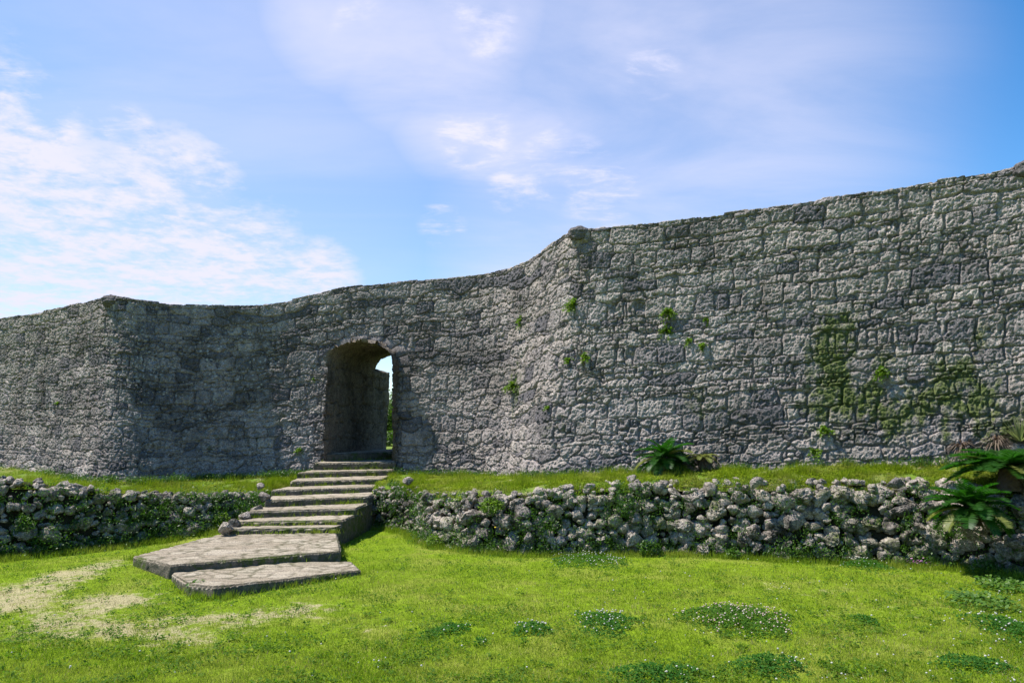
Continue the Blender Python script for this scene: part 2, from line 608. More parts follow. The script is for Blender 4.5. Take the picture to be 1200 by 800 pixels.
def courses(u, v, w, h, seed, irregular):
    """displacement (m), tone, hue for irregular coursed masonry"""
    wu = u + 0.09 * (fbm2(u * 2.1, v * 2.1, 3, seed + 40) - 0.5) + 0.035 * (fbm2(u * 9, v * 9, 2, seed + 41) - 0.5)
    wv = v + 0.055 * (fbm2(u * 1.3, v * 1.7, 3, seed + 42) - 0.5) + 0.030 * (fbm2(u * 9, v * 9, 2, seed + 43) - 0.5)
    wv = wv + 0.09 * irregular * (fbm2(u * 3.1, v * 3.1, 2, seed + 49) - 0.5) * 2
    wv2 = wv + 0.06 * np.sin(wv * 7.3 + 1.3) + 0.04 * np.sin(wv * 17.0)
    e, i, cu, cv = cells(wu, wv2, w, h, seed, 4.2, (0.30, 0.13))
    es, is_, cu2, cv2 = cells(wu + 0.13, wv2 + 0.06, w * 0.5, h * 0.55, seed + 70)
    small = (np.mod(i * 0.731, 1.0) < 0.20)
    e = np.where(small, np.minimum(e, es), e)
    cu = np.where(small, cu2 - 0.13, cu)
    cv = np.where(small, cv2 - 0.06, cv)
    idn = np.where(small, i * 3 + is_, i)
    r1 = np.mod(np.sin(idn * 12.9898) * 43758.5453, 1.0)
    r2 = np.mod(np.sin(idn * 78.233) * 12543.853, 1.0)
    r3 = np.mod(np.sin(idn * 39.425) * 24634.634, 1.0)
    r4 = np.mod(np.sin(idn * 93.989) * 64231.117, 1.0)
    jw = 0.006 + 0.020 * fbm2(u * 6, v * 6, 3, seed + 50) ** 1.5
    k = np.clip(e / (0.45 * jw + 0.004), 0, 1)
    k = k * k * (3 - 2 * k)
    gap = 0.4 + 1.0 * fbm2(u * 2.7, v * 2.7, 3, seed + 51)
    rough1 = fbm2(u * 9, v * 9, 4, seed + 52) - 0.5
    rid = np.abs(fbm2(u * 21, v * 21, 3, seed + 53) - 0.5) * 2
    pit = np.clip(fbm2(u * 27, v * 27, 2, seed + 54) - 0.55, 0, 1)
    holes = np.clip(fbm2(u * 13, v * 15, 3, seed + 57) - 0.60, 0, 1)
    d = -0.046 * gap * (1 - k) + 0.006 * np.sqrt(np.clip(e / 0.06, 0, 1))
    d = d + 0.022 * (fbm2(u * 48, v * 48, 2, seed + 58) - 0.5) + (r1 - 0.5) * 0.020 * k + ((wu - cu) * (r2 - 0.5) + (wv2 - cv) * (r3 - 0.65)) * 0.07 * k
    d = d + 0.013 * rough1 + 0.008 * (rid - 0.3) - 0.075 * pit - 0.15 * holes
    d = d + 0.05 * (fbm2(u * 0.8, v * 0.8, 3, seed + 55) - 0.5)
    return d, r4, r3, k


# ------------------------------------------------------------------ fortress wall
#            crest: px   py    D     foot: px  py   D
CTRL = [(-160, 405, 19.6, -165, 536, 19.1), (0, 373, 16.6, 0, 546, 16.1),
        (45, 366, 15.6, 40, 552, 15.0), (90, 356, 14.6, 78, 558, 13.9), (128, 345, 13.7, 112, 563, 12.95), (165, 352, 13.75, 160, 564, 13.0),
        (210, 356, 14.2, 210, 562, 13.5), (260, 357, 14.6, 262, 559, 14.0), (300, 356.5, 14.75, 305, 557, 14.2), (340, 352, 14.8, 340, 556, 14.25),
        (400, 337, 14.7, 400, 554, 14.18), (470, 330, 14.5, 465, 555, 14.05), (530, 325, 14.2, 520, 557, 13.8),
        (575, 319, 13.8, 560, 558, 13.4), (602, 313, 13.35, 580, 559, 13.0), (622, 303, 12.9, 590, 559, 12.65), (645, 286, 12.3, 600, 559, 12.2), (664, 272, 11.95, 612, 559, 11.75),
        (680, 265, 11.72, 634, 559, 11.4), (705, 267, 11.6, 680, 557, 11.15), (800, 257, 11.2, 790, 553, 10.75), (900, 243, 10.8, 895, 549, 10.35),
        (1000, 228, 10.4, 1000, 546, 10.0), (1100, 212, 10.05, 1100, 544, 9.68), (1175, 200, 9.8, 1180, 543, 9.42), (1205, 190, 9.7, 1215, 542, 9.3),
        (1330, 172, 9.3, 1335, 541, 8.95)]
top_c = np.array([unproj(a, b, c) for a, b, c, _, _, _ in CTRL])
bot_c = np.array([unproj(d, e, f) for _, _, _, d, e, f in CTRL])
mid_c = (top_c + bot_c) / 2
sl = np.concatenate([[0], np.cumsum(np.linalg.norm(np.diff(mid_c[:, :2], axis=0), axis=1))])
DS = 0.0095
NU = int(sl[-1] / DS)
S = np.linspace(0, sl[-1], NU)


def smooth1(a, sig):
    n = int(sig * 3 / DS)
    k = np.exp(-0.5 * (np.arange(-n, n + 1) * DS / sig) ** 2)
    k /= k.sum()
    return np.convolve(np.pad(a, n, mode='reflect', reflect_type='odd'), k, 'valid')


top_l = np.stack([smooth1(np.interp(S, sl, top_c[:, i]), 0.22 if i < 2 else 0.16) for i in range(3)], 1)
bot_l = np.stack([smooth1(np.interp(S, sl, bot_c[:, i]), 0.30) for i in range(3)], 1)
bot_l[:, 2] -= 0.28
CAP = 0.55
H = np.linalg.norm(top_l - bot_l, axis=1)
HM = 4.1
NVF = int(HM / 0.0095)
NVT = int(CAP / 0.02)
tg = np.linspace(0, 1, NVF)
# inward horizontal direction
tan = np.gradient(smooth1(top_l[:, 0], 0.5)), np.gradient(smooth1(top_l[:, 1], 0.5))
inw = np.stack([-tan[1], tan[0], 0 * tan[0]], 1)
inw /= np.linalg.norm(inw, axis=1)[:, None]
sag = (tg * (1 - tg))[:, None, None] * 0.30                       # the face hollows a little, like a fan
face = bot_l[None] + (top_l - bot_l)[None] * tg[:, None, None] + inw[None] * sag
q = np.linspace(0, CAP, NVT + 1)[1:]
drop = 0.05 * (1 - np.exp(-q / 0.05))
capg = top_l[None] + inw[None] * q[:, None, None] - np.array([0, 0, 1.0]) * drop[:, None, None] * 0.4
base = np.concatenate([face, capg], 0)
NV = base.shape[0]
du = np.gradient(base, axis=1)
dv = np.gradient(base, axis=0)
nrm = np.cross(du, dv)
nrm /= np.maximum(np.linalg.norm(nrm, axis=2, keepdims=True), 1e-9)
# soften the crest's normals
for _ in range(4):
    nrm[1:-1] = (nrm[:-2] + 2 * nrm[1:-1] + nrm[2:]) / 4
nrm /= np.linalg.norm(nrm, axis=2, keepdims=True)
UU = np.broadcast_to(S[None], (NV, NU)).copy()
VV = np.concatenate([tg * HM, HM + q])[:, None] + np.zeros((1, NU))
px_s = np.interp(S, sl, [c[3] for c in CTRL])
irr = np.interp(px_s, [-200, 150, 420, 560, 640, 760, 1000, 1300], [0.5, 0.6, 0.7, 1.0, 1.0, 0.45, 0.15, 0.1])
irr = irr[None] * np.clip(1.2 - VV / HM * 0.5, 0, 1.2)
disp, tone, hue, kk = courses(UU.ravel(), VV.ravel(), 0.32, 0.158, 3, irr.ravel())
disp = disp.reshape(NV, NU)
tone = tone.reshape(NV, NU)
hue = hue.reshape(NV, NU)
# gate opening: half width, springing and crown, measured on the face
GX, GHW, GSPR, GRISE, GSILL = -2.935, 0.628, 2.78, 0.45, 1.075
FX = base[..., 0]
FZ = base[..., 2]
FY = base[..., 1]
near_gate = (np.abs(FX - GX) < 1.6) & (FY > 13.0) & (VV < HM)
lean = 1.0 + 0.03 * np.clip((GSPR - FZ), 0, 2)
ex = (FX - GX) / GHW / lean
ez = (FZ - GSPR) / GRISE
rad = np.where(FZ > GSPR, (np.abs(ex) ** 2.5 + np.clip(ez, 0, None) ** 2.5) ** 0.4, np.abs(ex)) + 0.05 * (fbm2(FX * 5, FZ * 5, 3, 79) - 0.5)
inside = near_gate & (rad < 1.0) & (FZ > 0.4)
# voussoirs ring and quoins
ang = np.where(FZ > GSPR, np.arctan2(np.clip(ez, 0, None), ex), np.where(ex > 0, -(GSPR - FZ) / 0.55, math.pi + (GSPR - FZ) / 0.55))
ring = near_gate & (rad >= 1.0) & (rad < 1.36 + 0.16 * h2(np.floor(ang * 2.6), np.floor(ang * 0), 5)) & (FZ > GSPR - 0.1)
fr = ang * 2.6 + 0.15 * (fbm2(FX * 5, FZ * 5, 2, 77) - 0.5)
ed = np.minimum(np.abs(fr - np.round(fr)) * 0.24, 0.02 + np.abs(1.42 + 0.12 * h2(np.floor(ang * 2.6), np.floor(ang * 0), 5) - rad) * 0.6)
kr = ss(0, 0.02, ed)
rdisp = -0.022 - 0.024 * (1 - kr) + 0.02 * kr * np.sqrt(np.clip(ed / 0.1, 0, 1)) + 0.02 * (fbm2(FX * 9, FZ * 9, 4, 78) - 0.5) + 0.02 * (h2(np.floor(fr), np.floor(fr) * 0, 4) - 0.5)
disp = np.where(ring, rdisp, disp)
tone = np.where(ring, 0.2 + 0.5 * h2(np.floor(fr), np.floor(fr) * 0, 6), tone)
# the crest: top stones differ a little in height
disp = disp * (1 - 0.85 * ss(HM - 0.05, HM + 0.02, VV))
P = base + nrm * disp[..., None]
crest = ss(HM - 0.10, HM, VV)
P[..., 2] += crest * 0.045 * (np.mod(np.sin(np.floor(UU / 0.47 + 0.4 * np.sin(UU * 2.1))) * 311.7, 1.0) - 0.5)
PXW, PYW = project(P)
WIDX = np.arange(NV * NU).reshape(NV, NU)


def wall_at(px, py):
    """nearest point of the fortress wall face to a position in the photograph: grid indices"""
    d = (PXW - px) ** 2 + (PYW - py) ** 2
    d = np.where(VV > HM - 0.05, 1e9, d)
    return np.unravel_index(np.argmin(d), d.shape)


moss = np.zeros((NV, NU))
for (mx, my, su, sv, am) in [(978, 425, 0.26, 0.55, 1.0), (1000, 465, 0.45, 0.22, 0.9), (1060, 470, 0.6, 0.25, 0.8), (1085, 490, 0.55, 0.22, 0.8),
                             (1140, 470, 0.40, 0.5, 0.75), (1150, 400, 0.2, 0.2, 0.5), (1170, 440, 0.5, 0.25, 0.55), (825, 480, 0.4, 0.4, 0.55), (605, 455, 0.18, 0.45, 0.85),
                             (612, 375, 0.14, 0.25, 0.7), (700, 480, 0.7, 0.35, 0.35), (650, 500, 0.6, 0.4, 0.35), (1040, 440, 0.3, 0.25, 0.6), (1120, 500, 0.7, 0.25, 0.7),
                             (265, 520, 0.7, 0.25, 0.5), (335, 495, 0.35, 0.4, 0.5), (560, 500, 0.5, 0.4, 0.15), (160, 545, 1.2, 0.2, 0.35), (870, 520, 1.5, 0.25, 0.25), (60, 545, 1.5, 0.2, 0.3)]:
    i, j = wall_at(mx, my)
    moss = np.maximum(moss, am * np.exp(-0.5 * (((UU - UU[i, j]) / su) ** 2 + ((VV - VV[i, j]) / sv) ** 2)))
mbreak = 0.6 * fbm2(UU * 4.5, VV * 2.0, 4, 66) + 0.4 * fbm2(UU * 13, VV * 11, 3, 67)
moss = np.clip(moss * (0.66 + 2.6 * (mbreak - 0.42)), 0, 1.0)
moss_spread = np.zeros((NV, NU))
for (mx, my, su, sv, am) in [(1080, 470, 1.5, 0.55, 0.42), (1150, 440, 0.7, 0.6, 0.3), (985, 430, 0.4, 0.7, 0.4)]:
    i, j = wall_at(mx, my)
    moss_spread = np.maximum(moss_spread, am * np.exp(-0.5 * (((UU - UU[i, j]) / su) ** 2 + ((VV - VV[i, j]) / sv) ** 2)))
moss = np.clip(moss + moss_spread * ss(0.40, 0.65, fbm2(UU * 3.2, VV * 1.6, 4, 68)) * 1.4, 0, 1)
# black biofilm and painted shade: broad patches in the hollow and by the gate, and streaks washed down from the crest
crust_shade = np.zeros((NV, NU))
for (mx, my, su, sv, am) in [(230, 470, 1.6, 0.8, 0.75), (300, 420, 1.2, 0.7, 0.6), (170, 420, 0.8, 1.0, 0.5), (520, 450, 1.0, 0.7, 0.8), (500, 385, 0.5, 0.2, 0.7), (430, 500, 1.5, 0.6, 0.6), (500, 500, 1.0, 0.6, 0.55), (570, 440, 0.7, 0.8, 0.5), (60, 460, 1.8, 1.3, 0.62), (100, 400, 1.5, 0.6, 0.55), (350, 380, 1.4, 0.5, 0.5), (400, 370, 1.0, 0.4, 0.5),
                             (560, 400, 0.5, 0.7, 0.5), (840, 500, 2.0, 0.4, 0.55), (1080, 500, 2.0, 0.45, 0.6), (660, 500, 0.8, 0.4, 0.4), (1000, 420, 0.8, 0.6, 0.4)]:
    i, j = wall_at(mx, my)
    crust_shade = np.maximum(crust_shade, am * np.exp(-0.5 * (((UU - UU[i, j]) / su) ** 2 + ((VV - VV[i, j]) / sv) ** 2)))
crust_shade = crust_shade * (0.45 + 0.9 * ss(0.35, 0.62, fbm2(UU * 1.9, VV * 1.9, 4, 71)))
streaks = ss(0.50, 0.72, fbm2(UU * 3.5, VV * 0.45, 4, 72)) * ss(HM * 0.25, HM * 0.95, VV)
crust_shade = np.clip(np.maximum(crust_shade, 0.45 * streaks), 0, 1)
crust_shade = np.where(near_gate & (rad < 1.5), np.maximum(crust_shade, 0.4), crust_shade)  # biofilm and painted shade round the gate opening
lich = np.zeros((NV, NU))
for (mx, my, su, sv, am) in [(230, 430, 1.6, 0.7, 1.0), (140, 460, 0.8, 0.8, 0.6), (60, 450, 1.5, 0.9, 0.5), (480, 490, 1.2, 0.5, 0.8), (300, 500, 1.2, 0.5, 0.8), (740, 510, 1.2, 0.4, 0.5)]:
    i, j = wall_at(mx, my)
    lich = np.maximum(lich, am * np.exp(-0.5 * (((UU - UU[i, j]) / su) ** 2 + ((VV - VV[i, j]) / sv) ** 2)))
lich = lich * ss(0.40, 0.62, fbm2(UU * 2.6, VV * 2.6, 4, 73))
# a few single stones of blue-grey colour noticed in the photograph
for (mx, my, su, sv) in [(866, 351, 0.16, 0.07), (1160, 327, 0.12, 0.08), (475, 422, 0.14, 0.22), (512, 388, 0.18, 0.12), (545, 392, 0.2, 0.1), (865, 252, 0.1, 0.07), (990, 290, 0.14, 0.07),
                         (190, 392, 0.5, 0.4), (60, 440, 0.5, 0.3), (245, 372, 0.5, 0.2)]:
    i, j = wall_at(mx, my)
    w_ = np.exp(-(((UU - UU[i, j]) / su) ** 4 + ((VV - VV[i, j]) / sv) ** 4))
    tone = tone * (1 - 0.75 * w_ * (0.5 + 0.5 * (tone < 0.6))) + 0.12 * 0.75 * w_
    hue = np.maximum(hue, w_)
fc = ~(inside[:-1, :-1] & inside[1:, 1:] & inside[:-1, 1:] & inside[1:, :-1])
FORT = thing('fortress_wall', (GX, 14.1, 0.6), 'tall curving grey limestone fortress wall pierced by an arched gateway', 'fortress wall')
np_mesh('wall_face', P.reshape(-1, 3), grid_faces(NV, NU, fc), M_CASTLE, FORT, {'tone': tone, 'hue': hue, 'moss': moss, 'crust_shade': crust_shade, 'lich': lich}, smooth=False)

# wall walk and rear face (coarse)
st = 40
tl = top_l[::st] + inw[::st] * (CAP - 0.03) - np.array([0, 0, 0.05])
bk = tl + inw[::st] * 1.75
gx_skip = (np.abs(tl[:, 0] - GX) < 0)
rows = [tl, tl + inw[::st] * 0.9 + np.array([0, 0, 0.02]), bk, bk + np.array([0, 0, -1.2]), bk * [1, 1, 0] + np.array([0, 0, 0.5])]
# in front of the gate passage the rear face stops above the vault
rows = np.stack(rows)
gmask = (rows[2][:, 0] > GX - 0.75) & (rows[2][:, 0] < GX + 1.6) & (rows[2][:, 1] > 13)
rows[3][gmask, 2] = np.maximum(rows[3][gmask, 2], 3.35)
rows[4][gmask, 2] = 3.33
nn = rows.shape[1]
np_mesh('wall_walk', rows.reshape(-1, 3), grid_faces(rows.shape[0], nn), M_CASTLE, FORT,
        {'tone': np.full(rows.shape[0] * nn, 0.5), 'hue': np.full(rows.shape[0] * nn, 0.5), 'moss': np.zeros(rows.shape[0] * nn)})


# gateway lining: one profile (left jamb, vault, right jamb) swept along the passage, which runs slightly to the right
SKEW = 0.170
Y0, Y1, Y2 = 14.02, 16.55, 17.55


def lining(y0, y1, prof, seed, name):
    """prof: list of (dx, z) in the plane of the gate; swept in depth, stones pushed out towards the opening"""
    prof = np.array(prof)
    L = np.concatenate([[0], np.cumsum(np.linalg.norm(np.diff(prof, axis=0), axis=1))])
    n = int(L[-1] / 0.02)
    l = np.linspace(0, L[-1], n)
    x = np.interp(l, L, prof[:, 0])
    z = np.interp(l, L, prof[:, 1])
    m = int((y1 - y0) / 0.02)
    y = np.linspace(y0, y1, m)
    B = np.zeros((n, m, 3))
    B[..., 0] = GX + x[:, None] + SKEW * (y - 14.1)[None]
    B[..., 1] = y[None]
    B[..., 2] = z[:, None]
    tx = np.gradient(x)
    tz = np.gradient(z)
    nx, nz = tz, -tx
    ln = np.hypot(nx, nz)
    nv = np.zeros((n, 3))
    nv[:, 0] = nx / ln
    nv[:, 2] = nz / ln
    U = np.broadcast_to(y[None], (n, m)).ravel()
    V = np.broadcast_to(l[:, None], (n, m)).ravel()
    d, t, h_, k_ = courses(U, V, 0.52, 0.37, seed, np.zeros(n * m))
    d = d.reshape(n, m) * 0.8
    Q = B + nv[:, None, :] * (d - 0.035 * (1 - k_.reshape(n, m)))[..., None]
    return Q.reshape(-1, 3), grid_faces(n, m), {'tone': 0.3 + 0.5 * t, 'hue': h_ * 0.4, 'moss': np.zeros(n * m)}


arch_prof = [(-GHW * 1.06, 0.95)] + [(-GHW, GSPR)] + [(-GHW * np.sign(math.cos(a)) * abs(math.cos(a)) ** 0.8, GSPR + GRISE * math.sin(a) ** 0.8) for a in np.linspace(0.08, math.pi - 0.08, 60)] + [(GHW, GSPR)] + [(GHW * 1.05, 0.95)]
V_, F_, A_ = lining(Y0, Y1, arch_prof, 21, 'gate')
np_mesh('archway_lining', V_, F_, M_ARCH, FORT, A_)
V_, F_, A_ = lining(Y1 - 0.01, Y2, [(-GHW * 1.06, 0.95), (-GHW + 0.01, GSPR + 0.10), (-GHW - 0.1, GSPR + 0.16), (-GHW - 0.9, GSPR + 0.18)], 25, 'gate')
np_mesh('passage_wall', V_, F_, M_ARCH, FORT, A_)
# the end of that passage wall, facing away
e0 = np.array([GX - GHW * 1.06 + SKEW * (Y2 - 14.1), Y2 - 0.005, 0.95])
e1 = np.array([GX - GHW + 0.01 + SKEW * (Y2 - 14.1), Y2 - 0.005, GSPR + 0.13])
e2 = e1 + [-0.9, 0, 0.05]
e3 = e0 + [-0.85, 0, 0]
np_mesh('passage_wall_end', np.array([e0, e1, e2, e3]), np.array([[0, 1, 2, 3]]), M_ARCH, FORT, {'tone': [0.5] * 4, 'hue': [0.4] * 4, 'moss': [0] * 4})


# ------------------------------------------------------------------ rocks
def unit_rock(sub, seed, angular=0.8):
    v, f = ICO[sub]
    r = np.random.default_rng(seed)
    p = v.copy()
    for _ in range(13):                                             # cut by random planes: broken faces
        n = r.normal(size=3)
        n /= np.linalg.norm(n)
        d = r.uniform(0.55, 0.9)
        t = p @ n
        over = np.clip(t - d, 0, None)
        p = p - over[:, None] * n * angular
    o = r.uniform(0, 50, 3)
    a = fbm3(v * 1.6 + o, 3, seed) - 0.5
    b = np.abs(fbm3(v * 4.0 + o, 3, seed + 5) - 0.5)
    c = np.clip(fbm3(v * 7.5 + o, 2, seed + 9) - 0.55, 0, 1)
    g_ = np.abs(fbm3(v * 8.0 + o, 2, seed + 7) - 0.5)
    p = p * (1 + 0.50 * a + 0.36 * (b - 0.1) - 1.1 * c + 0.20 * (g_ - 0.1))[:, None] * 1.15
    for _ in range(9):                                             # fresh breaks across the weathered surface
        n = r.normal(size=3)
        n /= np.linalg.norm(n)
        t = p @ n
        p = p - np.clip(t - r.uniform(0.55, 0.82), 0, None)[:, None] * n * 0.9
    return p, f


ROCKS = {s: [unit_rock(s, 100 + i) for i in range(14)] for s in (2, 3, 4)}


def rot(r):
    a, b, c = r.uniform(-0.5, 0.5), r.uniform(-0.5, 0.5), r.uniform(0, 6.28)
    ca, sa, cb, sb, cc, sc = math.cos(a), math.sin(a), math.cos(b), math.sin(b), math.cos(c), math.sin(c)
    return np.array([[cc, -sc, 0], [sc, cc, 0], [0, 0, 1]]) @ np.array([[1, 0, 0], [0, ca, -sa], [0, sa, ca]]) @ np.array([[cb, 0, sb], [0, 1, 0], [-sb, 0, cb]])


class Pile:
    def __init__(self):
        self.V, self.F, self.n, self.t, self.h, self.m = [], [], 0, [], [], []

    def rock(self, c, size, r, sub=3, moss=0.0, tone=None):
        v, f = ROCKS[sub][r.integers(len(ROCKS[sub]))]
        sc = np.array([r.uniform(0.9, 1.25), r.uniform(0.8, 1.0), r.uniform(0.68, 0.95)]) * size
        p = (v * sc) @ rot(r).T + c
        self.V.append(p)
        self.F.append(f + self.n)
        self.n += len(p)
        self.t.append(np.full(len(p), r.uniform(0.2, 1.0) if tone is None else tone))
        self.h.append(np.full(len(p), r.uniform(0, 1)))
        self.m.append(np.full(len(p), moss))

    def build(self, name, mat, parent=None):
        return np_mesh(name, np.concatenate(self.V), np.concatenate(self.F), mat, parent,
                       {'tone': np.concatenate(self.t), 'hue': np.concatenate(self.h), 'moss': np.concatenate(self.m)})


# capstones that stick up on the wall's two corners
for (cx, cy, cd, sz) in [(678, 274, 11.80, 0.145), (130, 353, 13.80, 0.13), (1207, 199, 9.74, 0.16)]:
    c = unproj(cx, cy, cd)
    v, f = ICO[4]
    q0 = v * (1 + 0.75 * (fbm3(v * 1.3 + cx, 3, 7) - 0.5) + 0.28 * (fbm3(v * 5 + cx, 3, 8) - 0.5))[:, None]
    np_mesh('horn_stone', q0 * sz * [1.3, 1.0, 0.85] + c, f, M_CASTLE, FORT, {'tone': np.full(len(v), 0.12), 'hue': np.full(len(v), 0.9), 'moss': np.zeros(len(v)), 'crust_shade': np.full(len(v), 0.5)})


# ------------------------------------------------------------------ ground
def lawn(x, y):
    x = np.asarray(x, float)
    y = np.asarray(y, float)
    z = 0.05 * (fbm2(x * 0.5 + 40, y * 0.5 + 40, 3, 200) - 0.5) * ss(2.0, 4.0, np.abs(y) + np.abs(x) * 0.2)
    z = z + 0.26 * ss(9.9, 11.3, y) * ss(-2.7, -3.3, x) * ss(-5.6, -4.0, x)
    z = z + 0.075 * np.exp(-(((x + 1.2) / 0.8) ** 2 + ((y - 7.75) / 1.0) ** 2))
    z = z + 0.10 * np.exp(-(((x + 4.2) / 1.1) ** 2 + ((y - 8.1) / 1.1) ** 2))
    return z


WORN = []
for px_, py_, a_, b_, c_ in [(-30, 712, 50, 24, 1.0), (20, 702, 42, 16, 0.75), (60, 690, 36, 12, 0.6), (95, 678, 30, 9, 0.55), (125, 669, 25, 6, 0.5), (140, 662, 15, 4, 0.6), (70, 728, 60, 10, 0.55), (150, 738, 80, 14, 0.7), (100, 710, 60, 12, 0.5), (230, 745, 60, 8, 0.45),
                             (150, 705, 40, 9, 0.6), (270, 724, 70, 9, 0.6), (360, 716, 60, 8, 0.55), (20, 745, 50, 8, 0.45), (200, 760, 60, 8, 0.3), (420, 735, 60, 8, 0.25), (950, 690, 90, 9, 0.3), (1060, 715, 70, 9, 0.35), (700, 765, 60, 6, 0.2)]:
    k_ = on_level(px_, py_, 0.0)
    WORN.append((k_[0], k_[1], a_ * k_[1] / 850, b_ * k_[1] ** 2 / (850 * EYE), c_))


def worn(x, y):
    w = np.zeros(np.shape(x))
    for a, b, c, d, e in WORN:
        w = w + e * np.exp(-(((x - a) / c) ** 2 + ((y - b) / d) ** 2))
    return np.clip(w, 0, 0.86)


def axis(lo, hi, a, b, fine, n_out):
    k = np.linspace(0, 1, n_out + 1)[1:] ** 2.2
    return np.concatenate([(a - (a - lo) * k)[::-1], np.arange(a, b, fine), b + (hi - b) * np.concatenate([[0], k])])


gx = axis(-900, 900, -9, 9, 0.06, 24)
gy = axis(-900, 1500, 2.5, 12.5, 0.06, 24)
GXX, GYY = np.meshgrid(gx, gy)
GZZ = lawn(GXX, GYY) + 0.012 * (fbm2(GXX * 7, GYY * 7, 3, 300) - 0.5) * (np.abs(GXX) < 9)
g = np_mesh('lawn_ground', np.stack([GXX, GYY, GZZ], -1).reshape(-1, 3), grid_faces(len(gy), len(gx)), M_GROUND, None, {'worn': worn(GXX, GYY)})
tag(g, 'wide lawn ground with worn bare earth near the steps', 'ground', None, 'structure')

# level ground inside the gate
near_row = top_l[::40] + inw[::40] * 0.45
far_row = np.stack([near_row[:, 0] * 2.2 + 4.0, np.full(len(near_row), 75.0), near_row[:, 2]], 1)
kq = np.linspace(0, 1, 24) ** 1.6
CG = near_row[None] + (far_row - near_row)[None] * kq[:, None, None]
CG[..., 2] = 1.03 + 0.06 * (fbm2(CG[..., 0], CG[..., 1], 3, 430) - 0.5) * (kq > 0.1)[:, None]
g = np_mesh('courtyard_ground', CG.reshape(-1, 3), grid_faces(24, len(near_row)), M_TERR, None, {'worn': np.full(CG.shape[:2], 0.3)})
tag(g, 'ground of the courtyard seen through the gateway', 'ground', None, 'structure')


# ------------------------------------------------------------------ rubble terrace walls
#            px  foot py  top py   rock size
RIGHT = [(436, 619, 566, 0.085), (470, 621, 566, 0.085), (492, 627, 570, 0.095), (505, 638, 573, 0.12), (560, 647, 572, 0.13), (620, 650, 571, 0.14), (700, 649, 562, 0.145),
         (800, 649, 561, 0.15), (900, 655, 560, 0.16), (1000, 659, 558, 0.165), (1100, 664, 560, 0.16), (1200, 675, 566, 0.17), (1420, 690, 572, 0.18)]
LEFT = [(-260, 684, 560, 0.15), (-100, 666, 555, 0.14), (0, 655, 556, 0.135), (60, 650, 559, 0.13), (120, 643, 567, 0.125), (180, 634, 573, 0.12), (240, 620, 574, 0.11), (285, 606, 572, 0.105), (316, 594, 574, 0.10)]


def ground_hit(px, py):
    p = on_level(px, py, 0.0)
    for _ in range(8):
        p = on_level(px, py, float(lawn(p[0], p[1])))
    return p


def wall_line(ctrl):
    foot = np.array([ground_hit(a, b) for a, b, _, _ in ctrl])
    top = np.array([unproj(a, t, f[1] + 0.22) for (a, b, t, _), f in zip(ctrl, foot)]) - [0, 0, 0.085]
    size = np.array([c[3] for c in ctrl]) * 0.86
    s = np.concatenate([[0], np.cumsum(np.linalg.norm(np.diff(foot[:, :2], axis=0), axis=1))])
    return s, foot, top, size


def at(s, line, t, out=0.0):
    sl_, foot, top, size = line
    f = np.array([np.interp(s, sl_, foot[:, i]) for i in range(3)])
    tp = np.array([np.interp(s, sl_, top[:, i]) for i in range(3)])
    p = f + (tp - f) * t
    d = np.array([np.interp(min(s + 0.15, sl_[-1]), sl_, foot[:, i]) - np.interp(max(s - 0.15, 0), sl_, foot[:, i]) for i in range(2)])
    d /= np.linalg.norm(d) + 1e-9
    n = np.array([d[1], -d[0], 0])                                 # outwards, towards the lawn
    return p + n * out, n, float(np.interp(s, sl_, size)), tp - f


def rubble(line, seed, name, label):
    r = np.random.default_rng(seed)
    base_p, _, _, _ = at(line[0][-1] / 2, line, 0)
    root = thing(name, base_p, label, 'stone wall', 'rubble terrace walls')
    big = Pile()
    s_end = line[0][-1]
    # main rocks, row by row
    t = 0.06
    while t < 0.97:
        s = r.uniform(0, 0.1)
        while s < s_end:
            p, n, sz, up = at(s, line, t)
            hgt = np.linalg.norm(up)
            k = sz * r.choice([0.5, 0.65, 0.8, 1.0, 1.2], p=[0.22, 0.28, 0.27, 0.16, 0.07])
            p, n, sz, up = at(s, line, np.clip(t + r.normal(0, 0.35) * sz / hgt, 0.0, 1.0), r.uniform(-0.05, 0.045))
            ms = float(np.clip(fbm2(np.array([p[0] * 1.3 + 9]), np.array([p[2] * 2 + seed]), 3, seed)[0] * 1.8 - 0.75, 0, 0.55))
            big.rock(p, k, r, 4 if k > 0.11 else 3, ms)
            s += k * r.uniform(1.35, 1.7)
        t += sz * 1.0 / hgt
    # chinking stones pushed into the gaps
    n_small = int(s_end * 90)
    for _ in range(n_small):
        s = r.uniform(0, s_end)
        p, n, sz, up = at(s, line, r.uniform(0, 1.02), r.uniform(-0.05, 0.05))
        big.rock(p, sz * r.uniform(0.25, 0.5), r, 2, r.choice([0, 0, 0.3]))
    # stones lying along the top, some way in
    for _ in range(int(s_end * 13)):
        s = r.uniform(0, s_end)
        p, n, sz, up = at(s, line, 1.0, -abs(r.normal(0, 0.17)))
        big.rock(p + [0, 0, 0.01], sz * r.uniform(0.25, 0.65), r, 3, r.choice([0, 0, 0.25]))
    big.build('rubble_masonry', M_RUBBLE, root)
    # the earth they retain
    ns = 160
    rows_ = []
    for tt in np.linspace(-0.15, 0.97, 14):
        rows_.append([at(s, line, tt, -0.075 + 0.03 * math.sin(s * 9 + tt * 20))[0] for s in np.linspace(0, s_end, ns)])
    rows_.append([at(s, line, 0.97, -0.6)[0] for s in np.linspace(0, s_end, ns)])
    rows_ = np.array(rows_)
    np_mesh('earth_core', rows_.reshape(-1, 3), grid_faces(rows_.shape[0], ns), M_SOIL, root)
    return root


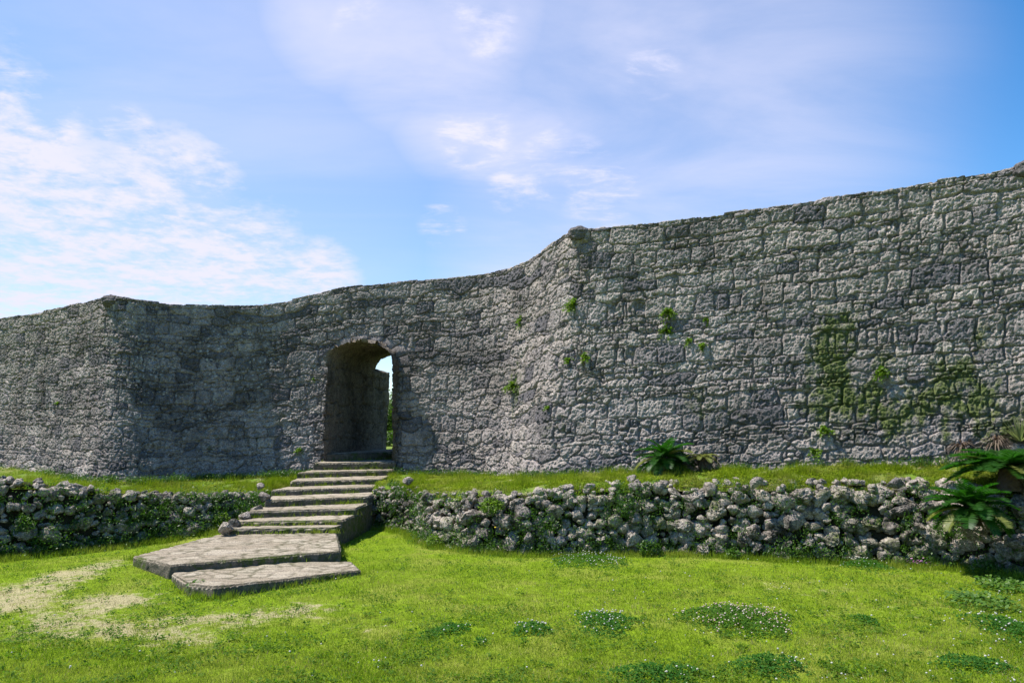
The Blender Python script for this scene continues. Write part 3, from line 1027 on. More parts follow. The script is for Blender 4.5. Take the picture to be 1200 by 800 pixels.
LR, LL = wall_line(RIGHT), wall_line(LEFT)
rubble(LR, 5, 'rubble_wall', 'low dry stone terrace wall of rough boulders with cycads at its end')
rubble(LL, 6, 'rubble_wall', 'low dark dry stone wall beside the dirt path, ending at the steps')


# terraces: from the top of a rubble wall back to the fortress wall's foot
def foot_at(px):
    j = int(np.argmin(np.abs(px_s - px)))
    return bot_l[j] + [0, 0, 0.28]


def terrace(line, ctrl, foot_px, name, label, seed):
    s_end = line[0][-1]
    n, m = 260, 70
    ss_ = np.linspace(0, s_end, n)
    front = np.array([at(s, line, 1.0, 0.02)[0] for s in ss_])
    front[:, 2] -= 0.05 + 0.05 * fbm2(ss_ * 3, ss_ * 0, 3, seed + 9)
    fp = np.interp(ss_, line[0], foot_px)
    back = np.array([foot_at(p) for p in fp])
    back[:, 1] += 0.25
    k = np.linspace(0, 1, m)
    Gd = front[None] + (back - front)[None] * k[:, None, None]
    run = np.linalg.norm(Gd[..., :2] - front[None, :, :2], axis=2)
    Gd[..., 2] += (0.11 if seed < 410 else 0.03) * ss(0.0, 0.35, run) * (1 - k)[:, None]
    if seed > 410:
        Gd[..., 2] -= 0.13 * np.sin(math.pi * k)[:, None] * ss(-3.6, -5.2, front[None, :, 0])
    Gd[..., 2] += 0.09 * (fbm2(Gd[..., 0] * 2, Gd[..., 1] * 2, 4, seed) - 0.5) * np.minimum(1, 4 * k * (1 - k) + 0.3)[:, None]
    w = np.clip(fbm2(Gd[..., 0] * 1.1, Gd[..., 1] * 1.7, 3, seed + 3) * 1.6 - 0.55, 0, 0.6)
    o = np_mesh(name, Gd.reshape(-1, 3), grid_faces(m, n), M_TERR, None, {'worn': w})
    tag(o, label, 'terrace', None, 'structure')
    return Gd


T_R = terrace(LR, RIGHT, [462, 500, 520, 540, 572, 615, 700, 800, 900, 1000, 1100, 1200, 1420], 'terrace_ground', 'narrow grassy terrace above the boulder wall', 400)
T_L = terrace(LL, LEFT, [-400, -160, 0, 60, 118, 185, 250, 310, 372], 'terrace_ground', 'grassy terrace between the dark rubble wall and the fortress', 420)


# ------------------------------------------------------------------ steps
def remeshed(poly, ztop, zbot, voxel, name):
    """rough slab: a closed prism, voxel-remeshed so its edges can wear; returns vertices, faces"""
    n = len(poly)
    V = [(p[0], p[1], ztop if len(p) < 3 else p[2]) for p in poly] + [(p[0], p[1], zbot) for p in poly]
    F = [tuple(range(n)), tuple(range(2 * n - 1, n - 1, -1))] + [(i, n + i, n + (i + 1) % n, (i + 1) % n) for i in range(n)]
    me = bpy.data.meshes.new('tmp')
    me.from_pydata(V, [], [tuple(reversed(f)) for f in F])
    o = bpy.data.objects.new('tmp', me)
    COL.objects.link(o)
    import bmesh
    bm = bmesh.new()
    bm.from_mesh(me)
    bmesh.ops.recalc_face_normals(bm, faces=bm.faces)
    bm.to_mesh(me)
    bm.free()
    md = o.modifiers.new('r', 'REMESH')
    md.mode = 'VOXEL'
    md.voxel_size = voxel
    dg = bpy.context.evaluated_depsgraph_get()
    ev = o.evaluated_get(dg)
    m2 = ev.to_mesh()
    v = np.zeros(len(m2.vertices) * 3)
    m2.vertices.foreach_get('co', v)
    nn_ = np.zeros(len(m2.vertices) * 3)
    m2.vertex_normals.foreach_get('vector', nn_)
    nf = len(m2.polygons)
    tot = np.zeros(nf, np.int32)
    m2.polygons.foreach_get('loop_total', tot)
    li = np.zeros(len(m2.loops), np.int32)
    m2.loops.foreach_get('vertex_index', li)
    st_ = np.concatenate([[0], np.cumsum(tot)[:-1]])
    q4 = [li[s:s + 4] for s, t in zip(st_, tot) if t == 4]
    q3 = [li[s:s + 3] for s, t in zip(st_, tot) if t == 3]
    ev.to_mesh_clear()
    bpy.data.objects.remove(o)
    bpy.data.meshes.remove(me)
    Fs = [np.array(x) for x in (q4, q3) if len(x)]
    return v.reshape(-1, 3), nn_.reshape(-1, 3), Fs


def slab(name, poly, ztop, zbot, seed, parent, voxel=0.016, w=0.30, h=0.22, label=None):
    v, n, F = remeshed(poly, ztop, zbot, voxel, name)
    o_ = seed * 3.7
    a = fbm3(v * 3.0 + o_, 3, seed) - 0.5
    b = fbm3(v * 16.0 + o_, 3, seed + 3) - 0.5
    top = n[:, 2] > 0.6
    edge = ss(0.0, 0.02, np.abs(n[:, 2]) - 0.2) * ss(0.98, 0.8, n[:, 2])
    e, i, cu, cv = cells(v[:, 0] + 0.06 * (fbm2(v[:, 0] * 4, v[:, 1] * 4, 2, seed) - 0.5), v[:, 1] + 0.12 * (fbm2(v[:, 0] * 5, v[:, 1] * 5, 3, seed + 1) - 0.5), w, h, seed, 2.4, (0.42, 0.34))
    ef, if_, _, _ = cells(v[:, 0] * 1.0 + v[:, 1] * 0.4, v[:, 2] + 0.04, w * 2.2, 0.4, seed + 8)
    j_top = 1 - ss(0.004, 0.020, e)
    j_side = 1 - ss(0.004, 0.018, ef)
    joint = np.where(top, j_top, j_side * (fbm2(v[:, 0] * 3, v[:, 2] * 3, 2, 5) > 0.45))
    tone_ = np.where(top, np.mod(i * 0.377, 1.0), np.mod(if_ * 0.377, 1.0))
    d = np.where(top, 0.35, 1.0) * (0.028 * a + 0.024 * b) - 0.005 * joint + np.where(top, (tone_ - 0.5) * 0.005, 0)
    d = d - edge * 0.020 * (0.6 + 2.5 * np.abs(a))
    v = v + n * d[:, None]
    o = np_mesh(name, v, F, M_STEP, parent, {'joint': joint, 'tone': tone_})
    if label:
        o['label'] = label
    return o


STEPS = [  # left px, py, right px, py, z
    (265.7, 619.2, 393.6, 617.4, 0.274), (271.7, 610.7, 401.7, 609.0, 0.335), (288, 598.6, 417, 595.0, 0.430), (310.7, 586.0, 431.8, 581.2, 0.530),
    (317.5, 574.0, 440, 570.0, 0.619), (340, 563.8, 448.8, 560.7, 0.706), (348, 553.5, 457.8, 550.3, 0.806), (367, 542.3, 464.3, 540.9, 0.938), (381, 531.5, 459, 529.2, 1.087)]
STAIR = thing('stone_staircase', on_level(330, 650, 0.0), 'broad worn stone steps climbing from the lawn to the arched gateway', 'stairs')
fronts = [(on_level(a, b, z), on_level(c, d, z), z) for a, b, c, d, z in STEPS]
for k, (l, r_, z) in enumerate(fronts):
    if k + 1 < len(fronts):
        l2, r2 = fronts[k + 1][0], fronts[k + 1][1]
        ov = 0.22
        bl = np.array([l2[0] - 0.03, l2[1] + ov])
        br = np.array([r2[0] + 0.02, r2[1] + ov])
    else:
        bl, br = np.array([l[0] + 0.35, 17.2]), np.array([r_[0] + 0.45, 17.2])
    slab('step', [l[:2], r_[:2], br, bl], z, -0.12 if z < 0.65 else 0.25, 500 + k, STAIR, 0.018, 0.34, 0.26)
land = [on_level(x, y, 0.20)[:2] for x, y in [(155, 651), (199, 661.5), (400, 644.8), (385, 625.8), (252, 627.8)]]
land[3] = land[3] + [0.05, 0.25]
land[4] = land[4] + [0.0, 0.25]
slab('landing_slab', land, 0.20, -0.12, 520, STAIR, 0.016, 0.22, 0.13, 'wide five sided paved landing slab')
low = [on_level(x, y, 0.12)[:2] for x, y in [(201, 672), (222, 684.5), (252, 687), (424, 667), (405, 659.5)]]
low[4] = low[4] + [0.03, 0.15]
low.append(on_level(202, 663, 0.12)[:2] + np.array([0.10, 0.12]))
slab('bottom_slab', low, 0.12, -0.15, 521, STAIR, 0.016, 0.24, 0.14, 'lowest thick slab jutting out onto the lawn')


# ------------------------------------------------------------------ leaves and blades
def blades(root, hgt, wid, rng, lean=0.5):
    """triangular grass blades at the given roots: vertices (N*3), faces"""
    n = len(root)
    az = rng.uniform(0, 2 * math.pi, n)
    ln = rng.uniform(0.1, 1.0, n) * lean
    la = rng.uniform(0, 2 * math.pi, n)
    side = np.stack([np.cos(az), np.sin(az), 0 * az], 1) * (wid / 2)[:, None]
    tip = root + np.stack([np.cos(la) * ln, np.sin(la) * ln, np.sqrt(np.maximum(0.05, 1 - ln ** 2))], 1) * hgt[:, None]
    V = np.stack([root - side, root + side, tip], 1).reshape(-1, 3)
    F = np.arange(n * 3).reshape(-1, 3)
    return V, F


def leaves(c, size, rng, up=0.6, aspect=0.75):
    """small four-cornered leaves with a fold"""
    n = len(c)
    nr = rng.normal(size=(n, 3))
    nr[:, 2] = np.abs(nr[:, 2]) + up * 2
    nr /= np.linalg.norm(nr, axis=1)[:, None]
    a = np.cross(nr, rng.normal(size=(n, 3)))
    a /= np.linalg.norm(a, axis=1)[:, None]
    b = np.cross(nr, a)
    s = size[:, None]
    V = np.stack([c - a * s, c + b * s * aspect * 0.6 + nr * s * 0.12, c + a * s, c - b * s * aspect * 0.6 + nr * s * 0.12], 1).reshape(-1, 3)
    F = np.arange(n * 4).reshape(-1, 4)
    return V, F


def in_poly(x, y, poly):
    c = np.zeros(x.shape, bool)
    n = len(poly)
    for i in range(n):
        x1, y1 = poly[i][:2]
        x2, y2 = poly[(i + 1) % n][:2]
        c ^= ((y1 > y) != (y2 > y)) & (x < (x2 - x1) * (y - y1) / (y2 - y1 + 1e-12) + x1)
    return c


PATCHES = [  # centre px, py, half width px, half depth px, height, kind, flowers, label
    (865, 727, 63, 24, 0.11, 'fading', 330, 'largest clover mound, thick with fading pinkish white flower heads'),
    (710, 730, 38, 17, 0.08, 'white', 90, 'dark round clover mound dotted with white flowers, left of the largest mound'),
    (623, 738, 23, 11, 0.07, 'white', 40, 'small clover mound with a few white flowers, between the flat streak and the round mound'),
    (523, 738, 31, 9, 0.045, 'plain', 10, 'flat slanting streak of dark clover on the open lawn'),
    (563, 751, 8, 5, 0.05, 'plain', 3, 'tiny dark clover tuft just below the flat streak of clover'),
    (903, 782, 46, 15, 0.09, 'plain', 16, 'deep green clover mound with sparse white flowers along its right edge'),
    (768, 792, 56, 14, 0.09, 'plain', 14, 'deep green clover mound cut off by the bottom edge of the photo'),
    (1014, 726, 13, 7, 0.05, 'plain', 2, 'single small dark clover tuft on dry lawn, right of the largest mound'),
    (1185, 738, 36, 22, 0.10, 'white', 70, 'clover mound with white flowers cut off by the right edge'),
    (1140, 778, 42, 12, 0.06, 'plain', 8, 'low dark clover spread in the bottom right corner'),
    (690, 656, 46, 12, 0.07, 'pale', 190, 'pale clover strewn with white flowers at the foot of the boulder wall'),
    (1012, 661, 28, 9, 0.09, 'white', 60, 'clover with small white flowers against the boulder wall, below the cycads'),
]


def clover_density(x, y):
    k = np.zeros(np.shape(x))
    for px, py, a, b, h_, kd, nf, lb in PATCHES:
        c = ground_hit(px, py)
        D = c[1]
        rx = a * D / 850
        ry = b * D * D / (850 * EYE)
        k = np.maximum(k, np.exp(-(((x - c[0]) / rx) ** 2 + ((y - c[1]) / ry) ** 2) ** 2))
    return k


# lawn blades: denser near the viewer, thinner where feet have worn the turf
def scatter_lawn(n, seed):
    r = np.random.default_rng(seed)
    inv = r.uniform(1 / 12.5, 1 / 3.6, n)
    y = 1 / inv
    x = r.uniform(-0.80, 0.80, n) * y + r.normal(0, 0.02, n)
    return x, y, r


x, y, r = scatter_lawn(620000, 31)
keep = r.uniform(0, 1, len(x)) > worn(x, y) * 1.0 * ss(0.18, 0.68, 1.7 * (fbm2(x * 3.5, y * 6, 4, 901) - 0.5) + 0.35 + worn(x, y) * 0.4)
keep &= r.uniform(0, 1, len(x)) > clover_density(x, y) * 0.85
keep &= ~(in_poly(x, y, low) | in_poly(x, y, land))
x, y = x[keep], y[keep]
clump = fbm2(x * 9, y * 9, 3, 900)
big_ = fbm2(x * 1.1, y * 1.1, 3, 905)
hg = r.uniform(0.012, 0.034, len(x)) * (0.55 + 1.0 * clump) * (0.7 + 0.6 * big_) * (1 - 0.5 * worn(x, y))
root = np.stack([x, y, lawn(x, y) - 0.004], 1)
V_, F_ = blades(root, hg, r.uniform(0.003, 0.006, len(x)) * (0.7 + y / 12), r, 0.85)
o = np_mesh('lawn_grass', V_, F_, M_GRASS, None, None, False)
tag(o, 'short bright green grass of the lawn', 'grass', None, 'stuff')

# pale dry blades amongst them
x, y, r = scatter_lawn(90000, 32)
keep = r.uniform(0, 1, len(x)) < 0.25 + 0.9 * np.clip(worn(x, y), 0, 1) + 0.5 * (fbm2(x * 1.4, y * 1.4, 3, 77) > 0.55)
keep &= ~(in_poly(x, y, low) | in_poly(x, y, land))
x, y = x[keep], y[keep]
root = np.stack([x, y, lawn(x, y) - 0.003], 1)
V_, F_ = blades(root, r.uniform(0.015, 0.04, len(x)), r.uniform(0.003, 0.006, len(x)), r, 0.97)
o = np_mesh('dry_grass', V_, F_, M_DRY, None, None, False)
tag(o, 'dry straw coloured blades mixed into the lawn', 'grass', None, 'stuff')

# small flat weeds in the turf
x, y, r = scatter_lawn(110000, 33)
cl_ = fbm2(x * 3.2, y * 3.2, 4, 910)
keep = (r.uniform(0, 1, len(x)) < ss(0.50, 0.70, cl_)) & ~(in_poly(x, y, low) | in_poly(x, y, land))
x, y = x[keep], y[keep]
xs, ys = [x], [y]
cx_, cy_, r = scatter_lawn(2600, 34)
ok = r.uniform(0, 1, len(cx_)) < 0.25 + 0.75 * ss(0.45, 0.6, fbm2(cx_ * 0.9, cy_ * 0.9, 3, 920))
for a_, b_ in zip(cx_[ok], cy_[ok]):                              # little rosettes and tufts
    k_ = int(r.integers(5, 26))
    xs.append(a_ + r.normal(0, 0.028, k_))
    ys.append(b_ + r.normal(0, 0.028, k_))
x, y = np.concatenate(xs), np.concatenate(ys)
keep = ~(in_poly(x, y, low) | in_poly(x, y, land))
x, y = x[keep], y[keep]
V_, F_ = leaves(np.stack([x, y, lawn(x, y) + r.uniform(0.01, 0.035, len(x))], 1), r.uniform(0.007, 0.018, len(x)), r, 0.5)
o = np_mesh('lawn_weeds', V_, F_, M_LWEED, None, None, False)
tag(o, 'tiny low weeds scattered through the lawn', 'weeds', None, 'stuff')


def scatter_terrace(Gd, n, seed, name, label):
    r = np.random.default_rng(seed)
    m_, n_ = Gd.shape[:2]
    a = r.uniform(0, m_ - 1.001, n)
    b = r.uniform(0, n_ - 1.001, n)
    i = a.astype(int)
    j = b.astype(int)
    fa = (a - i)[:, None]
    fb = (b - j)[:, None]
    p = (Gd[i, j] * (1 - fb) + Gd[i, j + 1] * fb) * (1 - fa) + (Gd[i + 1, j] * (1 - fb) + Gd[i + 1, j + 1] * fb) * fa
    k = fbm2(p[:, 0] * 3, p[:, 1] * 3, 3, seed)
    keep = r.uniform(0, 1, n) < ss(0.25, 0.5, k)
    p, k = p[keep], k[keep]
    k2 = fbm2(p[:, 0] * 7, p[:, 1] * 7, 3, seed + 5)
    hg = r.uniform(0.02, 0.07, len(p)) * (0.4 + k) * (0.6 + 2.2 * ss(0.5, 0.72, k2))
    V_, F_ = blades(p, hg, r.uniform(0.005, 0.009, len(p)), r, 0.7)
    o = np_mesh(name, V_, F_, M_TGRASS, None, None, False)
    tag(o, label, 'grass', None, 'stuff')
    q_ = p[r.uniform(0, 1, len(p)) < 0.35]
    V_, F_ = leaves(q_ + np.array([0, 0, 1.0]) * r.uniform(0.01, 0.05, len(q_))[:, None], r.uniform(0.010, 0.020, len(q_)), r, 1.2)
    o = np_mesh('terrace_weeds', V_, F_, M_TGRASS, None, None, False)
    tag(o, label.replace('grass', 'low leafy weeds').replace('longer ', ''), 'weeds', None, 'stuff')


scatter_terrace(T_R, 120000, 41, 'terrace_grass', 'longer grass on the terrace above the boulder wall')
scatter_terrace(T_L, 110000, 42, 'terrace_grass', 'grass on the terrace left of the steps')


# weeds and grass tufts along the fortress wall's foot
for Gd, sd, where in ((T_R, 44, 'right of the gateway'), (T_L, 45, 'left of the gateway')):
    r = np.random.default_rng(sd)
    n_ = Gd.shape[1]
    Cs, Rt = [], []
    for _ in range(150):
        j = int(r.uniform(0, n_))
        rowk = int(Gd.shape[0] - 1 - abs(r.normal(0, 2.0)) - 1)
        p = Gd[max(0, rowk), j] - np.array([0, 0.30, 0])
        m_ = int(8 + 70 * r.uniform() ** 2)
        Cs.append(p + r.normal(size=(m_, 3)) * [0.07, 0.04, 0.035] + [0, 0, 0.05])
        Rt.append(p + r.normal(size=(14, 3)) * [0.07, 0.04, 0.004])
    cs, rt = np.concatenate(Cs), np.concatenate(Rt)
    V1, F1 = leaves(cs, r.uniform(0.010, 0.022, len(cs)), r, 0.3)
    V2, F2 = blades(rt, r.uniform(0.06, 0.17, len(rt)), r.uniform(0.005, 0.009, len(rt)), r, 0.75)
    o = np_mesh('foot_weeds', np.concatenate([V1, V2]), [F1, F2 + len(V1)], M_WEED, None, None, False)
    tag(o, 'weeds along the foot of the fortress wall, ' + where, 'weeds', None, 'stuff')


# weeds that root in the rubble joints, along wall feet and in the step corners
def joint_weeds(line, n_cl, seed, name, label):
    r = np.random.default_rng(seed)
    Cs, Sz, Rt = [], [], []
    for _ in range(n_cl):
        s = r.uniform(0, line[0][-1])
        foot_bias = r.uniform() < 0.45
        t = r.uniform(0.0, 0.12) if foot_bias else r.uniform(0.1, 1.02)
        p, n, sz, up = at(s, line, t, r.uniform(0.03, 0.11))
        k = int(10 + 110 * r.uniform() ** 2)
        sp = r.uniform(0.025, 0.06) + k * 0.0005
        Cs.append(p + r.normal(size=(k, 3)) * [sp, sp * 0.6, sp * 0.9] + [0, 0, 0.02])
        Sz.append(r.uniform(0.009, 0.022, k))
        kb = int(r.uniform(4, 16))
        Rt.append(p + r.normal(size=(kb, 3)) * [0.05, 0.03, 0.015])
    V1, F1 = leaves(np.concatenate(Cs), np.concatenate(Sz), r, 0.3)
    rt = np.concatenate(Rt)
    V2, F2 = blades(rt, r.uniform(0.05, 0.14, len(rt)), r.uniform(0.005, 0.009, len(rt)), r, 0.8)
    o = np_mesh(name, np.concatenate([V1, V2]), [F1, F2 + len(V1)], M_WEED, None, None, False)
    tag(o, label, 'weeds', None, 'stuff')


joint_weeds(LR, 520, 51, 'wall_weeds', 'green weeds rooted between the boulders right of the steps')
joint_weeds(LL, 560, 52, 'wall_weeds', 'green weeds rooted in the dark rubble wall')

# tufts in the angles of the steps
r = np.random.default_rng(61)
Rt, Cs = [], []
prev = 0.20
for k, (l, r_, z) in enumerate(fronts):
    for _ in range(14):
        f = r.uniform(0, 1)
        p = l * (1 - f) + r_ * f
        p = np.array([p[0], p[1] - 0.015, prev])
        n_ = int(r.uniform(6, 34))
        Rt.append(p + r.normal(size=(n_, 3)) * [r.uniform(0.02, 0.11), 0.012, 0.002])
    prev = z
edge_lines = [(on_level(199, 670, 0.02), on_level(155, 660, 0.02), 26), (on_level(203, 690, 0.0), on_level(240, 704, 0.0), 20), (on_level(250, 704, 0.0), on_level(424, 674, 0.05), 34),
              (on_level(203, 668, 0.12), on_level(398, 652, 0.12), 30), (on_level(402, 648, 0.08), on_level(392, 628, 0.05), 14), (on_level(155, 655, 0.0), on_level(258, 627, 0.1), 24)]
for a_, b_, cnt in edge_lines:
    for _ in range(cnt):
        f = r.uniform(0, 1)
        p = a_ * (1 - f) + b_ * f
        n_ = int(r.uniform(12, 60))
        q_ = p + r.normal(size=(n_, 3)) * [0.05, 0.03, 0.003]
        if p[2] < 0.1:
            q_[:, 2] = lawn(q_[:, 0], q_[:, 1])
        Rt.append(q_)
rt = np.concatenate(Rt)
V_, F_ = blades(rt, r.uniform(0.03, 0.10, len(rt)), r.uniform(0.004, 0.008, len(rt)), r, 0.75)
o = np_mesh('step_weeds', V_, F_, M_GRASS, None, None, False)
tag(o, 'grass tufts growing in the corners of the stone steps', 'weeds', None, 'stuff')

# grass fringe along the feet of the rubble walls
r = np.random.default_rng(63)
Rt = []
for line in (LR, LL):
    for _ in range(520):
        p, n, sz, up = at(r.uniform(0, line[0][-1]), line, 0, 0.10 + abs(r.normal(0, 0.07)))
        n_ = int(r.uniform(10, 50))
        q_ = p + r.normal(size=(n_, 3)) * [0.05, 0.04, 0]
        q_[:, 2] = lawn(q_[:, 0], q_[:, 1])
        Rt.append(q_)
rt = np.concatenate(Rt)
V_, F_ = blades(rt, r.uniform(0.03, 0.11, len(rt)), r.uniform(0.004, 0.008, len(rt)), r, 0.7)
o = np_mesh('wall_foot_grass', V_, F_, M_GRASS, None, None, False)
tag(o, 'longer unmown grass along the feet of the rubble walls', 'grass', None, 'stuff')


# ------------------------------------------------------------------ clover patches
def heads(c, size):
    v, f = ICO[1]
    n = len(c)
    V = (v[None] * size[:, None, None] * np.array([1, 1, 0.85]) + c[:, None]).reshape(-1, 3)
    F = (f[None] + (np.arange(n) * len(v))[:, None, None]).reshape(-1, 3)
    return V, F


for pi, (px, py, a, b, ht, kind, nf, label) in enumerate(PATCHES):
    r = np.random.default_rng(700 + pi)
    c = ground_hit(px, py + 2)
    D = c[1]
    rx = a * D / 850 * 0.92
    ry = b * D * D / (850 * EYE) * 0.75
    root = thing('clover_patch', c, label, 'clover', 'clover patches on the lawn')
    n = int(rx * ry * math.pi * 9000 * (1.0 if D < 7 else 0.7))
    th = r.uniform(0, 2 * math.pi, n)
    rr = r.uniform(0, 1, n) ** 0.6 * np.where(r.uniform(0, 1, n) < 0.3, r.uniform(1, 1.7, n), 1.0)
    lob = 1 + 0.12 * np.sin(th * 3 + pi) + 0.10 * np.sin(th * 5 + 2 * pi) + 0.08 * np.sin(th * 9)
    x = c[0] + np.cos(th) * rr * rx * lob
    y = c[1] + np.sin(th) * rr * ry * lob
    if kind == 'plain' and a == 31:
        y = y + (x - c[0]) * 0.55
    hz = 0.75 * ht * np.sqrt(np.clip(1 - rr ** 2, 0, 1)) * (0.55 + 0.9 * fbm2(x * 11, y * 11, 3, 70 + pi))
    z = lawn(x, y) + hz * r.uniform(0.35, 1.0, n) + 0.008
    kp = fbm2(x * 13, y * 13, 3, 75 + pi) + 0.25 * (1 - rr) > (0.34 if kind == 'plain' else 0.42)
    x, y, z = x[kp], y[kp], z[kp]
    n = len(x)
    V_, F_ = leaves(np.stack([x, y, z], 1), r.uniform(0.007, 0.013, n), r, 0.45, 1.1)
    np_mesh('clover_leaves', V_, F_, M_CLOVER2 if kind in ('pale', 'fading') else M_CLOVER, root, None, False)
    nf = int(nf * 0.65)
    th = r.uniform(0, 2 * math.pi, nf)
    rr = np.sqrt(r.uniform(0, 1, nf)) * 1.02
    nf_ = nf
    if kind == 'plain':
        th = r.normal(-0.2, 0.7, nf)
        rr = np.sqrt(r.uniform(0.3, 1, nf))
    lob = 1 + 0.12 * np.sin(th * 3 + pi) + 0.10 * np.sin(th * 5 + 2 * pi)
    x = c[0] + np.cos(th) * rr * rx * lob
    y = c[1] + np.sin(th) * rr * ry * lob
    if kind == 'plain' and a == 31:
        y = y + (x - c[0]) * 0.55
    z = lawn(x, y) + 0.75 * ht * np.sqrt(np.clip(1 - np.minimum(rr, 1) ** 2, 0, 1)) + r.uniform(0.012, 0.04, nf)
    V_, F_ = heads(np.stack([x, y, z], 1), r.uniform(0.003, 0.0085, nf))
    fo = np_mesh('clover_flowers', V_, F_, M_FLOWER_P if kind == 'fading' else M_FLOWER, root, None, True)
    fo['kind'] = 'stuff'

# stray clover blossoms in the grass
r = np.random.default_rng(777)
x, y, r2_ = scatter_lawn(1500, 778)
keep = (r2_.uniform(0, 1, len(x)) < 0.12 + 0.5 * ss(0.5, 2.5, x)) & ~(in_poly(x, y, low) | in_poly(x, y, land)) & (y < 9)
x, y = x[keep], y[keep]
V_, F_ = heads(np.stack([x, y, lawn(x, y) + r2_.uniform(0.02, 0.045, len(x))], 1), r2_.uniform(0.004, 0.008, len(x)))
o = np_mesh('stray_blossoms', V_, F_, M_FLOWER, None, None, True)
tag(o, 'tiny white blossoms strewn through the grass', 'flowers', None, 'stuff')

# broad-leaved weeds at the right edge
for wi, (px, py, a, b, label) in enumerate([(1150, 708, 34, 10, 'pale broad leaved weed patch on the lawn below the big cycad'), (1178, 690, 26, 8, 'broad leaved weeds by the right edge, close to the boulder wall')]):
    r = np.random.default_rng(800 + wi)
    c = ground_hit(px, py)
    rx = a * c[1] / 850
    ry = b * c[1] ** 2 / (850 * EYE)
    n = 420
    th = r.uniform(0, 6.28, n)
    rr = np.sqrt(r.uniform(0, 1, n))
    x = c[0] + np.cos(th) * rr * rx
    y = c[1] + np.sin(th) * rr * ry
    V_, F_ = leaves(np.stack([x, y, lawn(x, y) + r.uniform(0.02, 0.08, n)], 1), r.uniform(0.015, 0.032, n), r, 0.8, 1.0)
    o = np_mesh('broadleaf_weed', V_, F_, M_BROAD, None, None, False)
    tag(o, label, 'weed patch')


# ------------------------------------------------------------------ plants growing out of the fortress wall
def wall_plant(px, py, rad, n, name, label, mat, droop=0.3, size=0.016):
    i, j = wall_at(px, py)
    p = P[i, j]
    nr = nrm[i, j]
    r = np.random.default_rng(int(px * 7 + py))
    root = thing(name, p, label, 'wall plant', 'plants rooted in the fortress wall')
    # sprays: short stems that lean out and hang, each carrying small leaves
    Cs, Sz = [], []
    ns = max(5, n // 22)
    for _ in range(ns):
        d = r.normal(size=3) * [1, 0.6, 0.8] + nr * 0.9 + np.array([0, 0, 0.25])
        d /= np.linalg.norm(d)
        t = r.uniform(0.1, 1, n // ns)
        L = rad * r.uniform(0.6, 1.25)
        q_ = p + d * (t * L)[:, None] - np.array([0, 0, 1.0]) * (droop * L * t ** 2)[:, None]
        Cs.append(q_ + r.normal(size=q_.shape) * 0.012)
        Sz.append(r.uniform(0.6, 1.2, len(t)) * size)
    V_, F_ = leaves(np.concatenate(Cs), np.concatenate(Sz), r, 0.25)
    np_mesh('leaf_sprays', V_, F_, mat, root, None, False)


WALL_PLANTS = [
    (672, 356, 0.12, 330, 'round green fern tuft high on the bastion, below the dark capstone'),
    (783, 366, 0.11, 260, 'upper of two bright green tufts hanging one above the other'),
    (781, 386, 0.12, 300, 'lower and longer of two bright green tufts hanging one above the other'),
    (829, 375, 0.06, 110, 'small green tuft alone on the bare masonry, topmost of the loose cluster'),
    (822, 405, 0.06, 120, 'green tuft lowest in the loose cluster on the bare masonry'),
    (806, 399, 0.055, 70, 'faint small tuft left of the lowest one in the loose cluster'),
    (686, 417, 0.09, 200, 'leafy tuft on the bastion, larger of the pair under the fern'),
    (666, 421, 0.06, 110, 'smaller tuft of the pair under the fern, next to the larger one'),
    (1033, 436, 0.10, 240, 'pale leafy plant hanging between the two mossy patches'),
    (966, 505, 0.10, 260, 'bright ivy like plant climbing near the wall foot, below the tall moss patch'),
    (955, 530, 0.09, 160, 'low leafy plant at the wall foot under the bright ivy'),
    (612, 376, 0.11, 150, 'yellowish creeper in the hollow beside the bastion, the upper one'),
    (604, 452, 0.17, 330, 'yellowish green creeper hanging in the hollow left of the bastion'),
    (1078, 540, 0.08, 110, 'short weed at the wall foot left of the brown dead clump'),
    (643, 478, 0.06, 90, 'thin weed on the lower bastion above the terrace'),
    (367, 444, 0.03, 26, 'tiny yellow green sprig on the masonry left of the gateway arch'),
    (67, 472, 0.03, 26, 'tiny yellow green sprig on the far bluish stretch of masonry'),
    (350, 527, 0.07, 120, 'small weed at the wall beside the upper steps'),
]
for px, py, rd, n, lb in WALL_PLANTS:
    ylw = 'yellow' in lb
    wall_plant(px, py, rd * 1.3, int(n * 1.6), 'wall_fern', lb, M_FERN if not ylw else M_FERN, 0.5, 0.022)


